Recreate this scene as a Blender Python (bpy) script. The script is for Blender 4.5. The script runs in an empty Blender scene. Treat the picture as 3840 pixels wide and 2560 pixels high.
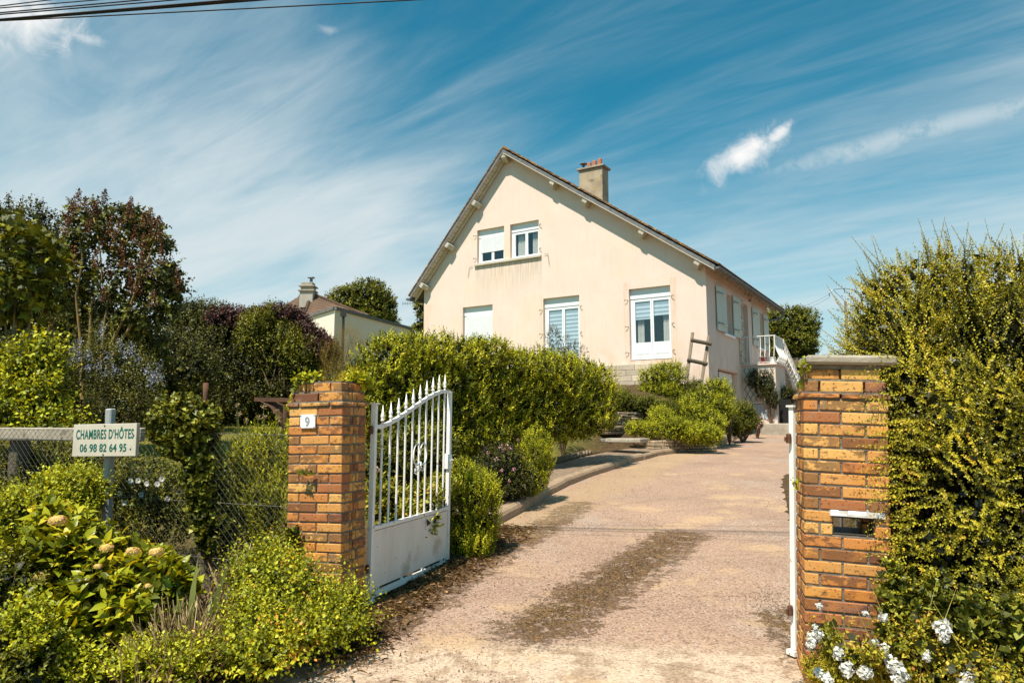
import bpy, math, random
import numpy as np
from mathutils import Vector, Matrix, Quaternion
from mathutils.geometry import tessellate_polygon
S = bpy.context.scene; C = S.collection
R = np.random.default_rng(7); random.seed(7)
PI = math.pi
# ------------------------------------------------------------ camera, world, sun, exposure
FOC, PITCH, EYE = 2600.0, math.radians(6.823), 1.28
cd = bpy.data.cameras.new('camera'); cam = bpy.data.objects.new('camera', cd); C.objects.link(cam)
cd.sensor_width = 36.0; cd.lens = FOC/3840*36; cd.clip_start = .05; cd.clip_end = 4000
cam.location = (0, 0, EYE); cam.rotation_euler = (PI/2+PITCH, 0, 0); S.camera = cam
S.view_settings.view_transform = 'Standard'; S.view_settings.look = 'None'
S.view_settings.exposure = 0.52; S.view_settings.gamma = 1.0
SUN = Vector((-.265, -.4245, .866)).normalized(); ELEV = math.radians(60)
sd = bpy.data.lights.new('sun', 'SUN'); sd.energy = 5.0; sd.angle = math.radians(.5); sd.color = (1, .93, .82)
so = bpy.data.objects.new('sun', sd); C.objects.link(so); so.rotation_euler = SUN.to_track_quat('Z', 'Y').to_euler()

def ray(vx, vy):                      # direction through a point of the 2352 x 1568 view
    a = (vx*1.63265-1920)/FOC; b = (1280-vy*1.63265)/FOC; c, s = math.cos(PITCH), math.sin(PITCH)
    return Vector((a, c-b*s, s+b*c))
def at(vx, vy, Y):
    r = ray(vx, vy); return Vector((0, 0, EYE)) + r*(Y/r.y)

class NT:                             # small node helper
    def __init__(s, tree): s.t = tree; s.n = tree.nodes; s.l = tree.links
    def add(s, typ, **kw):
        n = s.n.new(typ)
        for k, v in kw.items():
            if k.startswith('i_'):
                key = k[2:]; key = int(key) if key.isdigit() else key.replace('_', ' ')
                s.set(n.inputs[key], v)
            else: setattr(n, k, v)
        return n
    def set(s, sock, v):
        if isinstance(v, bpy.types.NodeSocket): s.l.new(v, sock)
        else: sock.default_value = v
    def math(s, op, a, b=0.0, c=None, clamp=False):
        n = s.n.new('ShaderNodeMath'); n.operation = op; n.use_clamp = clamp
        s.set(n.inputs[0], a); s.set(n.inputs[1], b)
        if c is not None: s.set(n.inputs[2], c)
        return n.outputs[0]
    def dot(s, a, v):
        n = s.n.new('ShaderNodeVectorMath'); n.operation = 'DOT_PRODUCT'; s.set(n.inputs[0], a); s.set(n.inputs[1], v); return n.outputs['Value']
    def noise(s, vec, scale, detail=4, rough=.55, dist=0.0, out=0):
        n = s.n.new('ShaderNodeTexNoise'); 
        if vec is not None: s.l.new(vec, n.inputs['Vector'])
        n.inputs['Scale'].default_value = scale; n.inputs['Detail'].default_value = detail
        n.inputs['Roughness'].default_value = rough; n.inputs['Distortion'].default_value = dist
        return n.outputs[out]
    def ramp(s, fac, stops, interp='LINEAR'):
        n = s.n.new('ShaderNodeValToRGB'); s.set(n.inputs[0], fac); cr = n.color_ramp; cr.interpolation = interp
        while len(cr.elements) < len(stops): cr.elements.new(.5)
        for e, (p, c) in zip(cr.elements, stops): e.position = p; e.color = (*c, 1) if len(c) == 3 else c
        return n.outputs[0]
    def mix(s, fac, a, b, blend='MIX'):
        n = s.n.new('ShaderNodeMix'); n.data_type = 'RGBA'; n.blend_type = blend
        s.set(n.inputs[0], fac); s.set(n.inputs[6], a if isinstance(a, bpy.types.NodeSocket) else (*a, 1)); s.set(n.inputs[7], b if isinstance(b, bpy.types.NodeSocket) else (*b, 1))
        return n.outputs[2]
    def sstep(s, x, lo, hi):
        n = s.n.new('ShaderNodeMapRange'); n.interpolation_type = 'SMOOTHSTEP'; s.set(n.inputs[0], x)
        n.inputs[1].default_value = lo; n.inputs[2].default_value = hi; n.inputs[3].default_value = 0; n.inputs[4].default_value = 1
        return n.outputs[0]
    def mapping(s, vec, scale=(1, 1, 1), rot=(0, 0, 0), loc=(0, 0, 0)):
        n = s.n.new('ShaderNodeMapping'); s.l.new(vec, n.inputs[0]); n.inputs['Scale'].default_value = scale
        n.inputs['Rotation'].default_value = rot; n.inputs['Location'].default_value = loc; return n.outputs[0]

w = bpy.data.worlds.new('World'); S.world = w; w.use_nodes = True; t = NT(w.node_tree); t.n.clear()
sky = t.n.new('ShaderNodeTexSky'); sky.sky_type = 'NISHITA'; sky.sun_disc = False; sky.sun_elevation = ELEV
sky.sun_rotation = math.radians(212); sky.air_density = 1.0; sky.dust_density = .6; sky.ozone_density = 2.2; sky.altitude = 50
g = t.n.new('ShaderNodeTexCoord').outputs['Generated']
sep = t.add('ShaderNodeSeparateXYZ'); t.l.new(g, sep.inputs[0]); X, Y_, Z = sep.outputs
zz = t.math('MAXIMUM', Z, 0.02)
den = t.math('ADD', zz, .12)
comb = t.add('ShaderNodeCombineXYZ'); t.set(comb.inputs[0], t.math('DIVIDE', X, den)); t.set(comb.inputs[1], t.math('DIVIDE', Y_, den))
P = comb.outputs[0]
# high thin streaks
def streak(az, ka, kc, off):
    d = (math.sin(math.radians(az)), math.cos(math.radians(az)), 0); e = (d[1], -d[0], 0)
    cb = t.add('ShaderNodeCombineXYZ'); t.set(cb.inputs[0], t.math('MULTIPLY', t.dot(P, d), ka)); t.set(cb.inputs[1], t.math('MULTIPLY_ADD', t.dot(P, e), kc, off)); return cb.outputs[0]
n1 = t.noise(streak(-50, .45, 1.5, 0), 1.6, 7, .55, .9)
n2 = t.noise(streak(-57, .8, 3.6, 7), 2.0, 8, .60, 1.2)
m3 = t.noise(t.mapping(P, scale=(.55, .55, 1), loc=(1.2, .5, 0)), 1.2, 3, .5)
cir = t.math('ADD', t.math('MULTIPLY', n1, .74), t.math('MULTIPLY', n2, .26))
# denser to the left, thinner to the deep blue upper right
dblue = t.dot(g, tuple(ray(1560, 60).normalized()))
hole = t.sstep(dblue, .86, .985)
dleft = t.sstep(X, .55, -.55)
low = t.sstep(Z, .62, .12)
cv = t.math('ADD', t.math('ADD', cir, t.math('MULTIPLY', t.math('SUBTRACT', m3, .5), .35)), t.math('ADD', t.math('MULTIPLY', dleft, .13), t.math('ADD', t.math('MULTIPLY', low, .17), t.math('MULTIPLY', hole, -.19))))
cirm = t.math('MULTIPLY', t.sstep(cv, .29, .98), .97)
# small clouds
def blob(px, py, rx, ry, ang, soft, seed, nz=.6):
    c = ray(px, py).normalized(); rt = c.cross(Vector((0, 0, 1))).normalized(); up = rt.cross(c).normalized()
    e1 = rt*math.cos(ang)+up*math.sin(ang); e2 = up*math.cos(ang)-rt*math.sin(ang)
    a = t.math('DIVIDE', t.dot(g, tuple(e1)), rx); b = t.math('DIVIDE', t.dot(g, tuple(e2)), ry)
    f = t.math('ADD', t.math('MULTIPLY', a, a), t.math('MULTIPLY', b, b))
    f = t.math('ADD', t.math('SQRT', f), t.math('MULTIPLY', t.math('SUBTRACT', t.noise(t.mapping(g, loc=(seed, 0, 0)), 26, 7, .66, .6), .5), nz*3))
    fr = t.sstep(t.dot(g, tuple(c)), .5, .7)
    return t.math('MULTIPLY', t.sstep(f, 1.25, 1.25-soft), fr)
cl = blob(1704, 356, .052, .026, math.radians(25), 1.5, 3, .75)
cl = t.math('MAXIMUM', cl, t.math('MULTIPLY', blob(1790, 308, .024, .009, math.radians(40), 1.3, 5, .9), .8))
cl = t.math('MAXIMUM', cl, blob(45, 30, .060, .036, 0, 1.6, 9, .8))
cl = t.math('MAXIMUM', cl, t.math('MULTIPLY', blob(750, 68, .016, .007, 0, 1.5, 12, 1.0), .28))
cl = t.math('MAXIMUM', cl, t.math('MULTIPLY', blob(175, 82, .03, .008, 0, 1.2, 14, .9), .5))
# long streak on the right
ra, rb = ray(1640, 430).normalized(), ray(2352, 238).normalized()
nr = ra.cross(rb).normalized()
dd = t.dot(g, tuple(nr)); wob = t.math('MULTIPLY', t.math('SUBTRACT', t.noise(g, 9, 5, .6), .5), .022)
ax = t.dot(g, tuple((rb-ra).normalized())); a0, b0 = ra.dot((rb-ra).normalized()), rb.dot((rb-ra).normalized())
rng = t.sstep(ax, a0, a0+(b0-a0)*.5)
wid = t.math('ADD', t.math('MULTIPLY', rng, .012), .004)
st = t.math('DIVIDE', t.math('ABSOLUTE', t.math('ADD', dd, wob)), wid)
st = t.math('MULTIPLY', t.math('MULTIPLY', t.sstep(st, 1.7, .0), rng), t.sstep(t.noise(g, 22, 5, .7), .12, .55))
st = t.math('MULTIPLY', st, .62)
cirm = t.math('MULTIPLY', t.math('MULTIPLY_ADD', cirm, .88, .015), t.sstep(Y_, -.5, .25))  # cloud thinned on the unseen side behind the camera to lower the fill light
base = t.mix(1.0, sky.outputs[0], (.14, 1.30, 1.26), 'MULTIPLY')
hz = t.sstep(Z, .44, .0)
base = t.mix(t.math('MULTIPLY', hz, .72), base, (7.3, 8.4, 8.7))
col = t.mix(t.math('MAXIMUM', cirm, st), base, (8.1, 8.8, 8.9))
col = t.mix(cl, col, (11.0, 10.8, 10.5))
bg = t.add('ShaderNodeBackground'); t.l.new(col, bg.inputs[0]); bg.inputs[1].default_value = .065
wo = t.add('ShaderNodeOutputWorld'); t.l.new(bg.outputs[0], wo.inputs[0])

# ------------------------------------------------------------ scene helpers
def tag(o, label=None, cat=None, group=None, kind=None):
    if label: o['label'] = label
    if cat: o['category'] = cat
    if group: o['group'] = group
    if kind: o['kind'] = kind
    return o
def empty(name, loc=(0, 0, 0), rz=0, label=None, cat=None, group=None, rot=None):
    o = bpy.data.objects.new(name, None); C.objects.link(o); o.location = loc
    o.rotation_euler = rot if rot else (0, 0, rz); o.empty_display_size = .1
    return tag(o, label, cat, group)
def link(name, me, m, parent=None, smooth=False):
    o = bpy.data.objects.new(name, me); C.objects.link(o)
    if m: me.materials.append(m)
    if parent: o.parent = parent
    if smooth: me.polygons.foreach_set('use_smooth', [True]*len(me.polygons))
    return o
class MB:
    def __init__(s): s.v = []; s.f = []; s.a = []
    def _add(s, vs, fs, a=0.5):
        b = len(s.v); s.v += [tuple(v) for v in vs]; s.f += [tuple(b+i for i in f) for f in fs]; s.a += [a]*len(vs); return s
    def box(s, x0, x1, y0, y1, z0, z1, M=None, a=.5, j=0):
        vs = [Vector((x, y, z)) for x in (x0, x1) for y in (y0, y1) for z in (z0, z1)]
        if j: vs = [v+Vector((random.uniform(-j, j), random.uniform(-j, j), random.uniform(-j, j))) for v in vs]
        if M is not None: vs = [M@v for v in vs]
        return s._add(vs, [(0, 1, 3, 2), (4, 6, 7, 5), (0, 4, 5, 1), (2, 3, 7, 6), (0, 2, 6, 4), (1, 5, 7, 3)], a)
    def bbox(s, x0, x1, y0, y1, z0, z1, b, M=None, a=.5, j=0):   # bevelled box (chamfer b)
        b = min(b, (x1-x0)/2.1, (y1-y0)/2.1, (z1-z0)/2.1)
        vs = []; idx = {}
        for i, x in enumerate((x0, x1)):
            for k, y in enumerate((y0, y1)):
                for l, z in enumerate((z0, z1)):
                    sx, sy, sz = (1, -1)[i], (1, -1)[k], (1, -1)[l]
                    jv = Vector((random.uniform(-j, j), random.uniform(-j, j), random.uniform(-j, j))) if j else Vector((0, 0, 0))
                    for q, d in enumerate(((0, sy*b, sz*b), (sx*b, 0, sz*b), (sx*b, sy*b, 0))):
                        idx[i, k, l, q] = len(vs); vs.append(Vector((x, y, z))+Vector(d)+jv)
        if M is not None: vs = [M@v for v in vs]
        g = lambda i, k, l, q: idx[i, k, l, q]
        f = []
        for i in (0, 1): f.append([g(i, 0, 0, 0), g(i, 0, 1, 0), g(i, 1, 1, 0), g(i, 1, 0, 0)]); f.append([g(0, i, 0, 1), g(0, i, 1, 1), g(1, i, 1, 1), g(1, i, 0, 1)]); f.append([g(0, 0, i, 2), g(0, 1, i, 2), g(1, 1, i, 2), g(1, 0, i, 2)])
        for k in (0, 1):
            for l in (0, 1):
                f.append([g(0, k, l, 1), g(1, k, l, 1), g(1, k, l, 2), g(0, k, l, 2)])
                f.append([g(k, 0, l, 0), g(k, 1, l, 0), g(k, 1, l, 2), g(k, 0, l, 2)])
                f.append([g(k, l, 0, 0), g(k, l, 1, 0), g(k, l, 1, 1), g(k, l, 0, 1)])
                for i in (0, 1): f.append([g(i, k, l, 0), g(i, k, l, 1), g(i, k, l, 2)])
        return s._add(vs, f, a)
    def tube(s, pts, r, n=6, a=.5, cap=True):
        pts = [Vector(p) for p in pts]; rs = r if hasattr(r, '__len__') else [r]*len(pts); vs = []; up = None
        for i, p in enumerate(pts):
            d = (pts[min(i+1, len(pts)-1)]-pts[max(i-1, 0)]).normalized()
            if up is None or abs(up.dot(d)) > .98: up = Vector((0, 0, 1)) if abs(d.z) < .9 else Vector((1, 0, 0))
            x = d.cross(up).normalized(); y = x.cross(d); up = y
            for k in range(n):
                q = 2*PI*k/n; vs.append(p+(x*math.cos(q)+y*math.sin(q))*rs[i])
        fs = [(i*n+k, i*n+(k+1) % n, (i+1)*n+(k+1) % n, (i+1)*n+k) for i in range(len(pts)-1) for k in range(n)]
        if cap: fs += [tuple(range(n)), tuple((len(pts)-1)*n+k for k in range(n))]
        return s._add(vs, fs, a)
    def lathe(s, prof, loc=(0, 0, 0), n=14, a=.5, M=None):
        vs = [Vector((r*math.cos(2*PI*k/n), r*math.sin(2*PI*k/n), z))+Vector(loc) for r, z in prof for k in range(n)]
        if M is not None: vs = [M@v for v in vs]
        fs = [(i*n+k, i*n+(k+1) % n, (i+1)*n+(k+1) % n, (i+1)*n+k) for i in range(len(prof)-1) for k in range(n)]
        fs += [tuple(range(n)), tuple((len(prof)-1)*n+k for k in range(n))]
        return s._add(vs, fs, a)
    def bar(s, p, q, w, h, a=.5):     # rectangular bar p->q
        p, q = Vector(p), Vector(q); d = (q-p); L = d.length; d.normalize()
        up = Vector((0, 0, 1)) if abs(d.z) < .95 else Vector((0, 1, 0)); x = d.cross(up).normalized(); y = x.cross(d)
        M = Matrix((( x.x, d.x, y.x, p.x), (x.y, d.y, y.y, p.y), (x.z, d.z, y.z, p.z), (0, 0, 0, 1)))
        return s.box(-w/2, w/2, 0, L, -h/2, h/2, M, a)
    def build(s, name, m, parent=None, smooth=False):
        me = bpy.data.meshes.new(name); me.from_pydata(s.v, [], s.f); me.update()
        at_ = me.attributes.new('rnd', 'FLOAT', 'POINT'); at_.data.foreach_set('value', s.a)
        return link(name, me, m, parent, smooth)
def npmesh(name, V, F, rnd, m, parent=None, smooth=False):
    V = np.asarray(V, np.float32); F = np.asarray(F, np.int32); k = F.shape[1]
    me = bpy.data.meshes.new(name); me.vertices.add(len(V)); me.vertices.foreach_set('co', V.ravel())
    me.loops.add(F.size); me.loops.foreach_set('vertex_index', F.ravel())
    me.polygons.add(len(F)); me.polygons.foreach_set('loop_start', np.arange(0, F.size, k, dtype=np.int32))
    me.update(calc_edges=True)
    a = me.attributes.new('rnd', 'FLOAT', 'POINT'); a.data.foreach_set('value', np.asarray(rnd, np.float32))
    return link(name, me, m, parent, smooth)

# ------------------------------------------------------------ materials
MATS = {}
def newmat(name):
    m = bpy.data.materials.new(name); m.use_nodes = True; t = NT(m.node_tree); t.n.clear()
    o = t.add('ShaderNodeOutputMaterial'); return m, t, o
def pbr(name, c1, c2=None, scale=6, rough=.8, bump=.3, bscale=60, stretch=(1, 1, 1), spots=None, metal=0, c3=None, s3=40, spec=.3, bdist=.004, rndmix=None, extra=None):
    if name in MATS: return MATS[name]
    m, t, o = newmat(name); c2 = c2 or tuple(x*.8 for x in c1)
    oc = t.add('ShaderNodeTexCoord').outputs['Object']; v = t.mapping(oc, scale=stretch)
    n = t.noise(v, scale, 6, .6); col = t.ramp(n, [(.3, c1), (.7, c2)])
    if c3: col = t.mix(t.sstep(t.noise(oc, s3, 4, .6), .55, .72), col, c3)
    if spots: col = t.mix(t.math('MULTIPLY', t.sstep(t.noise(oc, spots[1], 3, .6), spots[2], spots[2]+.05), spots[3]), col, spots[0])
    if rndmix:
        at_ = t.add('ShaderNodeAttribute', attribute_name='rnd'); col = t.mix(1, col, t.ramp(at_.outputs['Fac'], rndmix), 'MULTIPLY')
    if extra: col = extra(t, oc, col)
    b = t.add('ShaderNodeBsdfPrincipled'); t.set(b.inputs['Base Color'], col); b.inputs['Roughness'].default_value = rough
    b.inputs['Metallic'].default_value = metal; b.inputs['Specular IOR Level'].default_value = spec
    if bump:
        bn = t.add('ShaderNodeBump'); bn.inputs['Strength'].default_value = bump; bn.inputs['Distance'].default_value = bdist
        t.l.new(t.noise(v, bscale, 5, .65), bn.inputs['Height']); t.l.new(bn.outputs[0], b.inputs['Normal'])
    t.l.new(b.outputs[0], o.inputs[0]); MATS[name] = m; return m
def leafmat(name, stops, rough=.5, trans=.35, tcol=(1.5, 1.15, .4), spec=.28, big=.5, gain=1.75):
    trans = trans*.7
    if name in MATS: return MATS[name]
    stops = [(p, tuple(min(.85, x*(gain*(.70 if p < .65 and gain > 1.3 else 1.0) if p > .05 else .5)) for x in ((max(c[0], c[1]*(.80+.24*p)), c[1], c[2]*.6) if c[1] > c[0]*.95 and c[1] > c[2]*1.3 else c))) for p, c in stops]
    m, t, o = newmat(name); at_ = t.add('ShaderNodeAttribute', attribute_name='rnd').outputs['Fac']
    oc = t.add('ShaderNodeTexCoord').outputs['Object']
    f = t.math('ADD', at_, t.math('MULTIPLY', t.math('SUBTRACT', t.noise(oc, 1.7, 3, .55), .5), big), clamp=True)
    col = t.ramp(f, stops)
    b = t.add('ShaderNodeBsdfPrincipled'); t.set(b.inputs['Base Color'], col); b.inputs['Roughness'].default_value = rough
    b.inputs['Specular IOR Level'].default_value = spec
    tr = t.add('ShaderNodeBsdfTranslucent'); t.set(tr.inputs[0], t.mix(1, col, tcol, 'MULTIPLY'))
    mx = t.add('ShaderNodeMixShader'); mx.inputs[0].default_value = trans; t.l.new(b.outputs[0], mx.inputs[1]); t.l.new(tr.outputs[0], mx.inputs[2])
    t.l.new(mx.outputs[0], o.inputs[0]); MATS[name] = m; return m
def glassmat():
    m, t, o = newmat('window_glass'); tp = t.add('ShaderNodeBsdfTransparent'); tp.inputs[0].default_value = (.90, .95, .97, 1)
    gl = t.add('ShaderNodeBsdfGlossy'); gl.inputs['Roughness'].default_value = .03
    fr = t.add('ShaderNodeLayerWeight'); fr.inputs[0].default_value = .5
    mx = t.add('ShaderNodeMixShader'); t.set(mx.inputs[0], t.math('MULTIPLY_ADD', t.math('POWER', fr.outputs['Facing'], 3.0), .8, .13, clamp=True)); t.l.new(tp.outputs[0], mx.inputs[1]); t.l.new(gl.outputs[0], mx.inputs[2])
    t.l.new(mx.outputs[0], o.inputs[0]); return m
GLASS = glassmat()
def wallx(t, oc, col):               # vertical weather streaks and rust coloured patches
    s = t.noise(t.mapping(oc, scale=(5, 5, .35)), 2.2, 5, .6)
    col = t.mix(t.math('MULTIPLY', t.sstep(s, .50, .75), .32), col, (.62, .45, .28))
    p = t.noise(oc, .55, 4, .6); col = t.mix(t.math('MULTIPLY', t.sstep(p, .48, .68), .34), col, (.80, .56, .38))
    zz = t.add('ShaderNodeSeparateXYZ'); t.l.new(oc, zz.inputs[0])
    d = t.math('MULTIPLY', t.sstep(zz.outputs[2], 4.6, 2.6), t.sstep(t.noise(oc, 2.5, 4, .6), .42, .6))
    col = t.mix(t.math('MULTIPLY', d, .5), col, (.62, .42, .27))
    x, z = zz.outputs[0], zz.outputs[2]; nn = t.noise(t.mapping(oc, scale=(9, 9, .5)), 2.0, 5, .65)
    for (a, b, z0, z1, k, c) in ((-9.25, -6.1, 5.9, 7.56, .75, (.50, .39, .28)), (-2.95, -2.66, 2.6, 6.2, .6, (.66, .40, .24)), (-1.25, -.95, 2.6, 6.2, .6, (.66, .40, .24)), (-6.3, -6.08, 3.0, 6.1, .5, (.66, .42, .26)), (-10.0, -9.78, 3.0, 6.1, .5, (.66, .42, .26)), (-11.9, -11.3, 2.0, 6.2, .5, (.70, .44, .26)), (-2.8, -1.1, 2.2, 3.5, .6, (.56, .38, .26))):
        inx = t.math('MULTIPLY', t.sstep(x, a, a+.10), t.sstep(x, b, b-.10)); inz = t.math('MULTIPLY', t.sstep(z, z0, z1), t.math('LESS_THAN', z, z1))
        col = t.mix(t.math('MULTIPLY', t.math('MULTIPLY', inx, inz), t.math('MULTIPLY', t.sstep(nn, .38, .62), k)), col, c)
    vc = t.add('ShaderNodeTexVoronoi'); vc.feature = 'DISTANCE_TO_EDGE'; vc.inputs['Scale'].default_value = .35; t.l.new(t.mix(.25, oc, t.noise(oc, 1.5, 5, .6, out=1)), vc.inputs[0])
    return t.mix(t.math('MULTIPLY', t.sstep(vc.outputs['Distance'], .004, .001), .15), col, (.5, .37, .27))
RENDER = pbr('wall_render', (.78, .615, .525), (.72, .56, .47), 1.2, .92, .55, 28, extra=wallx, bdist=.012, spec=.15)
RENDER2 = pbr('neighbour_render', (.84, .73, .60), (.78, .67, .54), 1.0, .9, .2, 40)
WHITE = pbr('white_upvc', (.80, .80, .80), (.76, .76, .77), 3, .35, .03, 20, spec=.5)
GATEW = pbr('gate_white_paint', (.86, .84, .80), (.78, .74, .68), 5, .5, .15, 90, spots=((.30, .16, .08), 18, .63, .8), spec=.4)
PANELW = pbr('gate_panel_paint', (.84, .79, .72), (.72, .65, .57), 2.6, .6, .2, 60, stretch=(2, 2, .35), spots=((.2, .13, .08), 26, .68, .8), c3=(.55, .47, .38), s3=3.0)
TILE = pbr('roof_tile', (.22, .125, .07), (.11, .07, .045), 4, .9, .6, 60, spots=((.42, .24, .05), 9, .56, .8), rndmix=[(0, (.6, .6, .6)), (1, (1.35, 1.3, 1.2))])
ZINC = pbr('zinc', (.20, .21, .22), (.13, .14, .145), 3, .45, .15, 40, metal=.6)
WEATHW = pbr('weathered_white_wood', (.62, .55, .45), (.42, .36, .29), 5, .8, .4, 70, stretch=(3, 3, .6), spots=((.10, .08, .06), 10, .66, .7))
SOFF = pbr('soffit_board', (.66, .56, .43), (.52, .43, .32), 5, .8, .3, 60)
GREYW = pbr('grey_verge_board', (.19, .185, .18), (.11, .105, .105), 6, .8, .4, 60)
SHUT = pbr('pale_green_shutter', (.66, .66, .56), (.56, .57, .48), 3, .7, .3, 50, stretch=(2, 2, .3), spots=((.10, .09, .07), 12, .66, .7))
CHIMN = pbr('chimney_render', (.46, .37, .25), (.28, .22, .15), 2.2, .95, .6, 40, spots=((.52, .30, .05), 6, .62, .85), c3=(.12, .10, .08), s3=2.3, bdist=.01)
TERRA = pbr('terracotta', (.55, .20, .09), (.46, .17, .08), 6, .8, .2)
CONC = pbr('concrete', (.42, .36, .28), (.28, .24, .18), 5, .92, .6, 45, spots=((.10, .085, .06), 14, .62, .6), bdist=.006)
STONE = pbr('dry_stone', (.48, .37, .26), (.30, .22, .15), 5, .93, .8, 30, rndmix=[(0, (.55, .55, .55)), (1, (1.25, 1.2, 1.1))], bdist=.015)
STONEL = pbr('pale_stone_block', (.62, .50, .39), (.52, .42, .33), 3, .92, .5, 30, rndmix=[(0, (.75, .75, .75)), (1, (1.12, 1.1, 1.05))], bdist=.008)
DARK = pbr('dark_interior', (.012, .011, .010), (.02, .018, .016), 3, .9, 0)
CLOTH = pbr('curtain_cloth', (.62, .58, .52), (.55, .51, .46), 6, .9, .2)
BLIND = pbr('blind_cloth', (.66, .72, .76), (.60, .66, .70), 6, .9, 0)
BLINDD = pbr('blind_cloth_sheer', (.30, .37, .42), (.27, .33, .38), 6, .9, 0)
RUST = pbr('rusty_iron', (.16, .075, .04), (.07, .035, .022), 9, .85, .5, 60)
BARK = pbr('bark', (.16, .11, .07), (.07, .05, .035), 8, .95, .7, 30, stretch=(2, 2, .6))
LICH = pbr('lichen_bark', (.34, .21, .045), (.13, .10, .07), 9, .95, .6, 30)
WOODG = pbr('grey_round_wood', (.22, .17, .11), (.13, .10, .07), 8, .9, .5, 40, stretch=(3, 3, .5))
GALV = pbr('galvanised_post', (.42, .42, .40), (.32, .32, .31), 5, .55, .15, 40, metal=.25)
WIRE = pbr('galvanised_wire', (.26, .24, .19), (.16, .14, .11), 9, .5, 0, metal=.3)
BLACK = pbr('black_cable', (.02, .02, .022), (.03, .03, .03), 5, .6, 0)
IRON = pbr('black_iron', (.02, .02, .02), (.035, .03, .025), 5, .5, .1)
SIGNW = pbr('sign_board', (.60, .54, .44), (.50, .44, .35), 6, .6, .1, 60, spots=((.24, .2, .15), 16, .64, .6), spec=.3)
SIGNG = pbr('sign_green', (.006, .10, .075), (.008, .12, .09), 6, .5, 0)
TWIG = pbr('twig', (.17, .11, .06), (.09, .06, .035), 12, .9, 0)
STEMG = pbr('green_stem', (.14, .17, .045), (.10, .11, .03), 12, .8, 0)
TREL = pbr('green_trellis', (.11, .24, .24), (.09, .19, .19), 5, .7, .1)
ROPE = pbr('rope', (.25, .18, .11), (.15, .10, .06), 20, .95, .6, 90)
SLATE = pbr('corrugated_sheet', (.16, .14, .12), (.10, .085, .07), 3, .8, .2)
PLANK = pbr('dark_plank', (.09, .07, .05), (.05, .038, .028), 4, .9, .3, 40, stretch=(.4, .4, 3))

# leaf colours (linear): dark -> mid -> light
G_HEDGE = leafmat('hedge_leaf', [(0, (.018, .035, .006)), (.42, (.085, .13, .012)), (.72, (.27, .31, .022)), (1, (.42, .37, .03))])
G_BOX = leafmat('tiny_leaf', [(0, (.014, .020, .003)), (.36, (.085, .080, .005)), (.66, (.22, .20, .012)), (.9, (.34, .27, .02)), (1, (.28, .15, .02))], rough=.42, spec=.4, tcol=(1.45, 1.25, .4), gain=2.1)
G_DARK = leafmat('dark_leaf', [(0, (.008, .016, .004)), (.5, (.03, .052, .012)), (1, (.085, .12, .03))], gain=1.45, trans=.25)
G_MID = leafmat('mid_leaf', [(0, (.015, .03, .008)), (.5, (.06, .10, .015)), (1, (.16, .21, .03))])
G_BRIGHT = leafmat('bright_leaf', [(0, (.035, .06, .008)), (.5, (.13, .20, .015)), (1, (.28, .33, .03))], gain=2.3, trans=.4)
G_YEL = leafmat('yellow_leaf', [(0, (.10, .12, .01)), (.4, (.28, .27, .02)), (.8, (.46, .36, .03)), (1, (.50, .26, .03))], gain=1.2, trans=.4)
G_HYD = leafmat('hydrangea_leaf', [(0, (.025, .05, .008)), (.4, (.09, .14, .012)), (.75, (.22, .24, .015)), (1, (.40, .30, .02))], trans=.4, rough=.35)
G_PURP = leafmat('purple_leaf', [(0, (.012, .006, .008)), (.6, (.045, .018, .018)), (1, (.10, .05, .035))], gain=2.4, trans=.25)
G_LILAC = leafmat('lilac_leaf', [(0, (.012, .025, .010)), (.5, (.035, .065, .022)), (.8, (.075, .12, .03)), (1, (.13, .18, .03))], trans=.3)
G_IVY = leafmat('ivy_leaf', [(0, (.012, .025, .006)), (.5, (.05, .085, .014)), (.85, (.14, .19, .04)), (1, (.26, .30, .08))], rough=.45)
G_BROWN = leafmat('brown_head', [(0, (.03, .012, .006)), (.5, (.10, .04, .018)), (1, (.20, .085, .03))], gain=1.9, trans=.1, big=.3)
G_FENN = leafmat('feathery_leaf', [(0, (.06, .07, .015)), (.5, (.20, .16, .03)), (1, (.36, .20, .06))], trans=.3)
G_BLUE = leafmat('blue_blossom', [(0, (.24, .24, .33)), (.5, (.38, .39, .48)), (1, (.55, .55, .62))], trans=.2, gain=1.0, tcol=(1, 1, 1))
G_DRY = leafmat('dry_leaf', [(0, (.10, .05, .02)), (.5, (.30, .19, .09)), (1, (.50, .37, .20))], gain=1.1, trans=.25, tcol=(1, .9, .6))
G_IRIS = leafmat('iris_blade', [(0, (.08, .13, .04)), (.55, (.22, .28, .12)), (.8, (.42, .36, .18)), (1, (.52, .38, .20))], gain=1.5, trans=.3, big=.2)
G_WHITE = leafmat('white_petal', [(0, (.84, .78, .66)), (1, (.95, .90, .80))], trans=.15, tcol=(1, 1, .95), gain=1.0, big=.1, spec=.2)
G_PINK = leafmat('pink_petal', [(0, (.50, .20, .22)), (1, (.80, .45, .44))], trans=.15, tcol=(1, .9, .9), gain=1.0, big=.1, spec=.2)
G_HEAD = leafmat('mophead_petal', [(0, (.88, .62, .06)), (.5, (.90, .62, .16)), (1, (.90, .42, .28))], trans=.15, tcol=(1, .9, .7), gain=1.0, big=.6, spec=.2)
G_GRASS = leafmat('grass_blade', [(0, (.05, .075, .015)), (.5, (.17, .17, .035)), (1, (.36, .28, .09))], trans=.3)
G_OLIVE = leafmat('brown_green_leaf', [(0, (.025, .025, .010)), (.6, (.09, .07, .03)), (1, (.20, .11, .05))], trans=.3)

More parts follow.
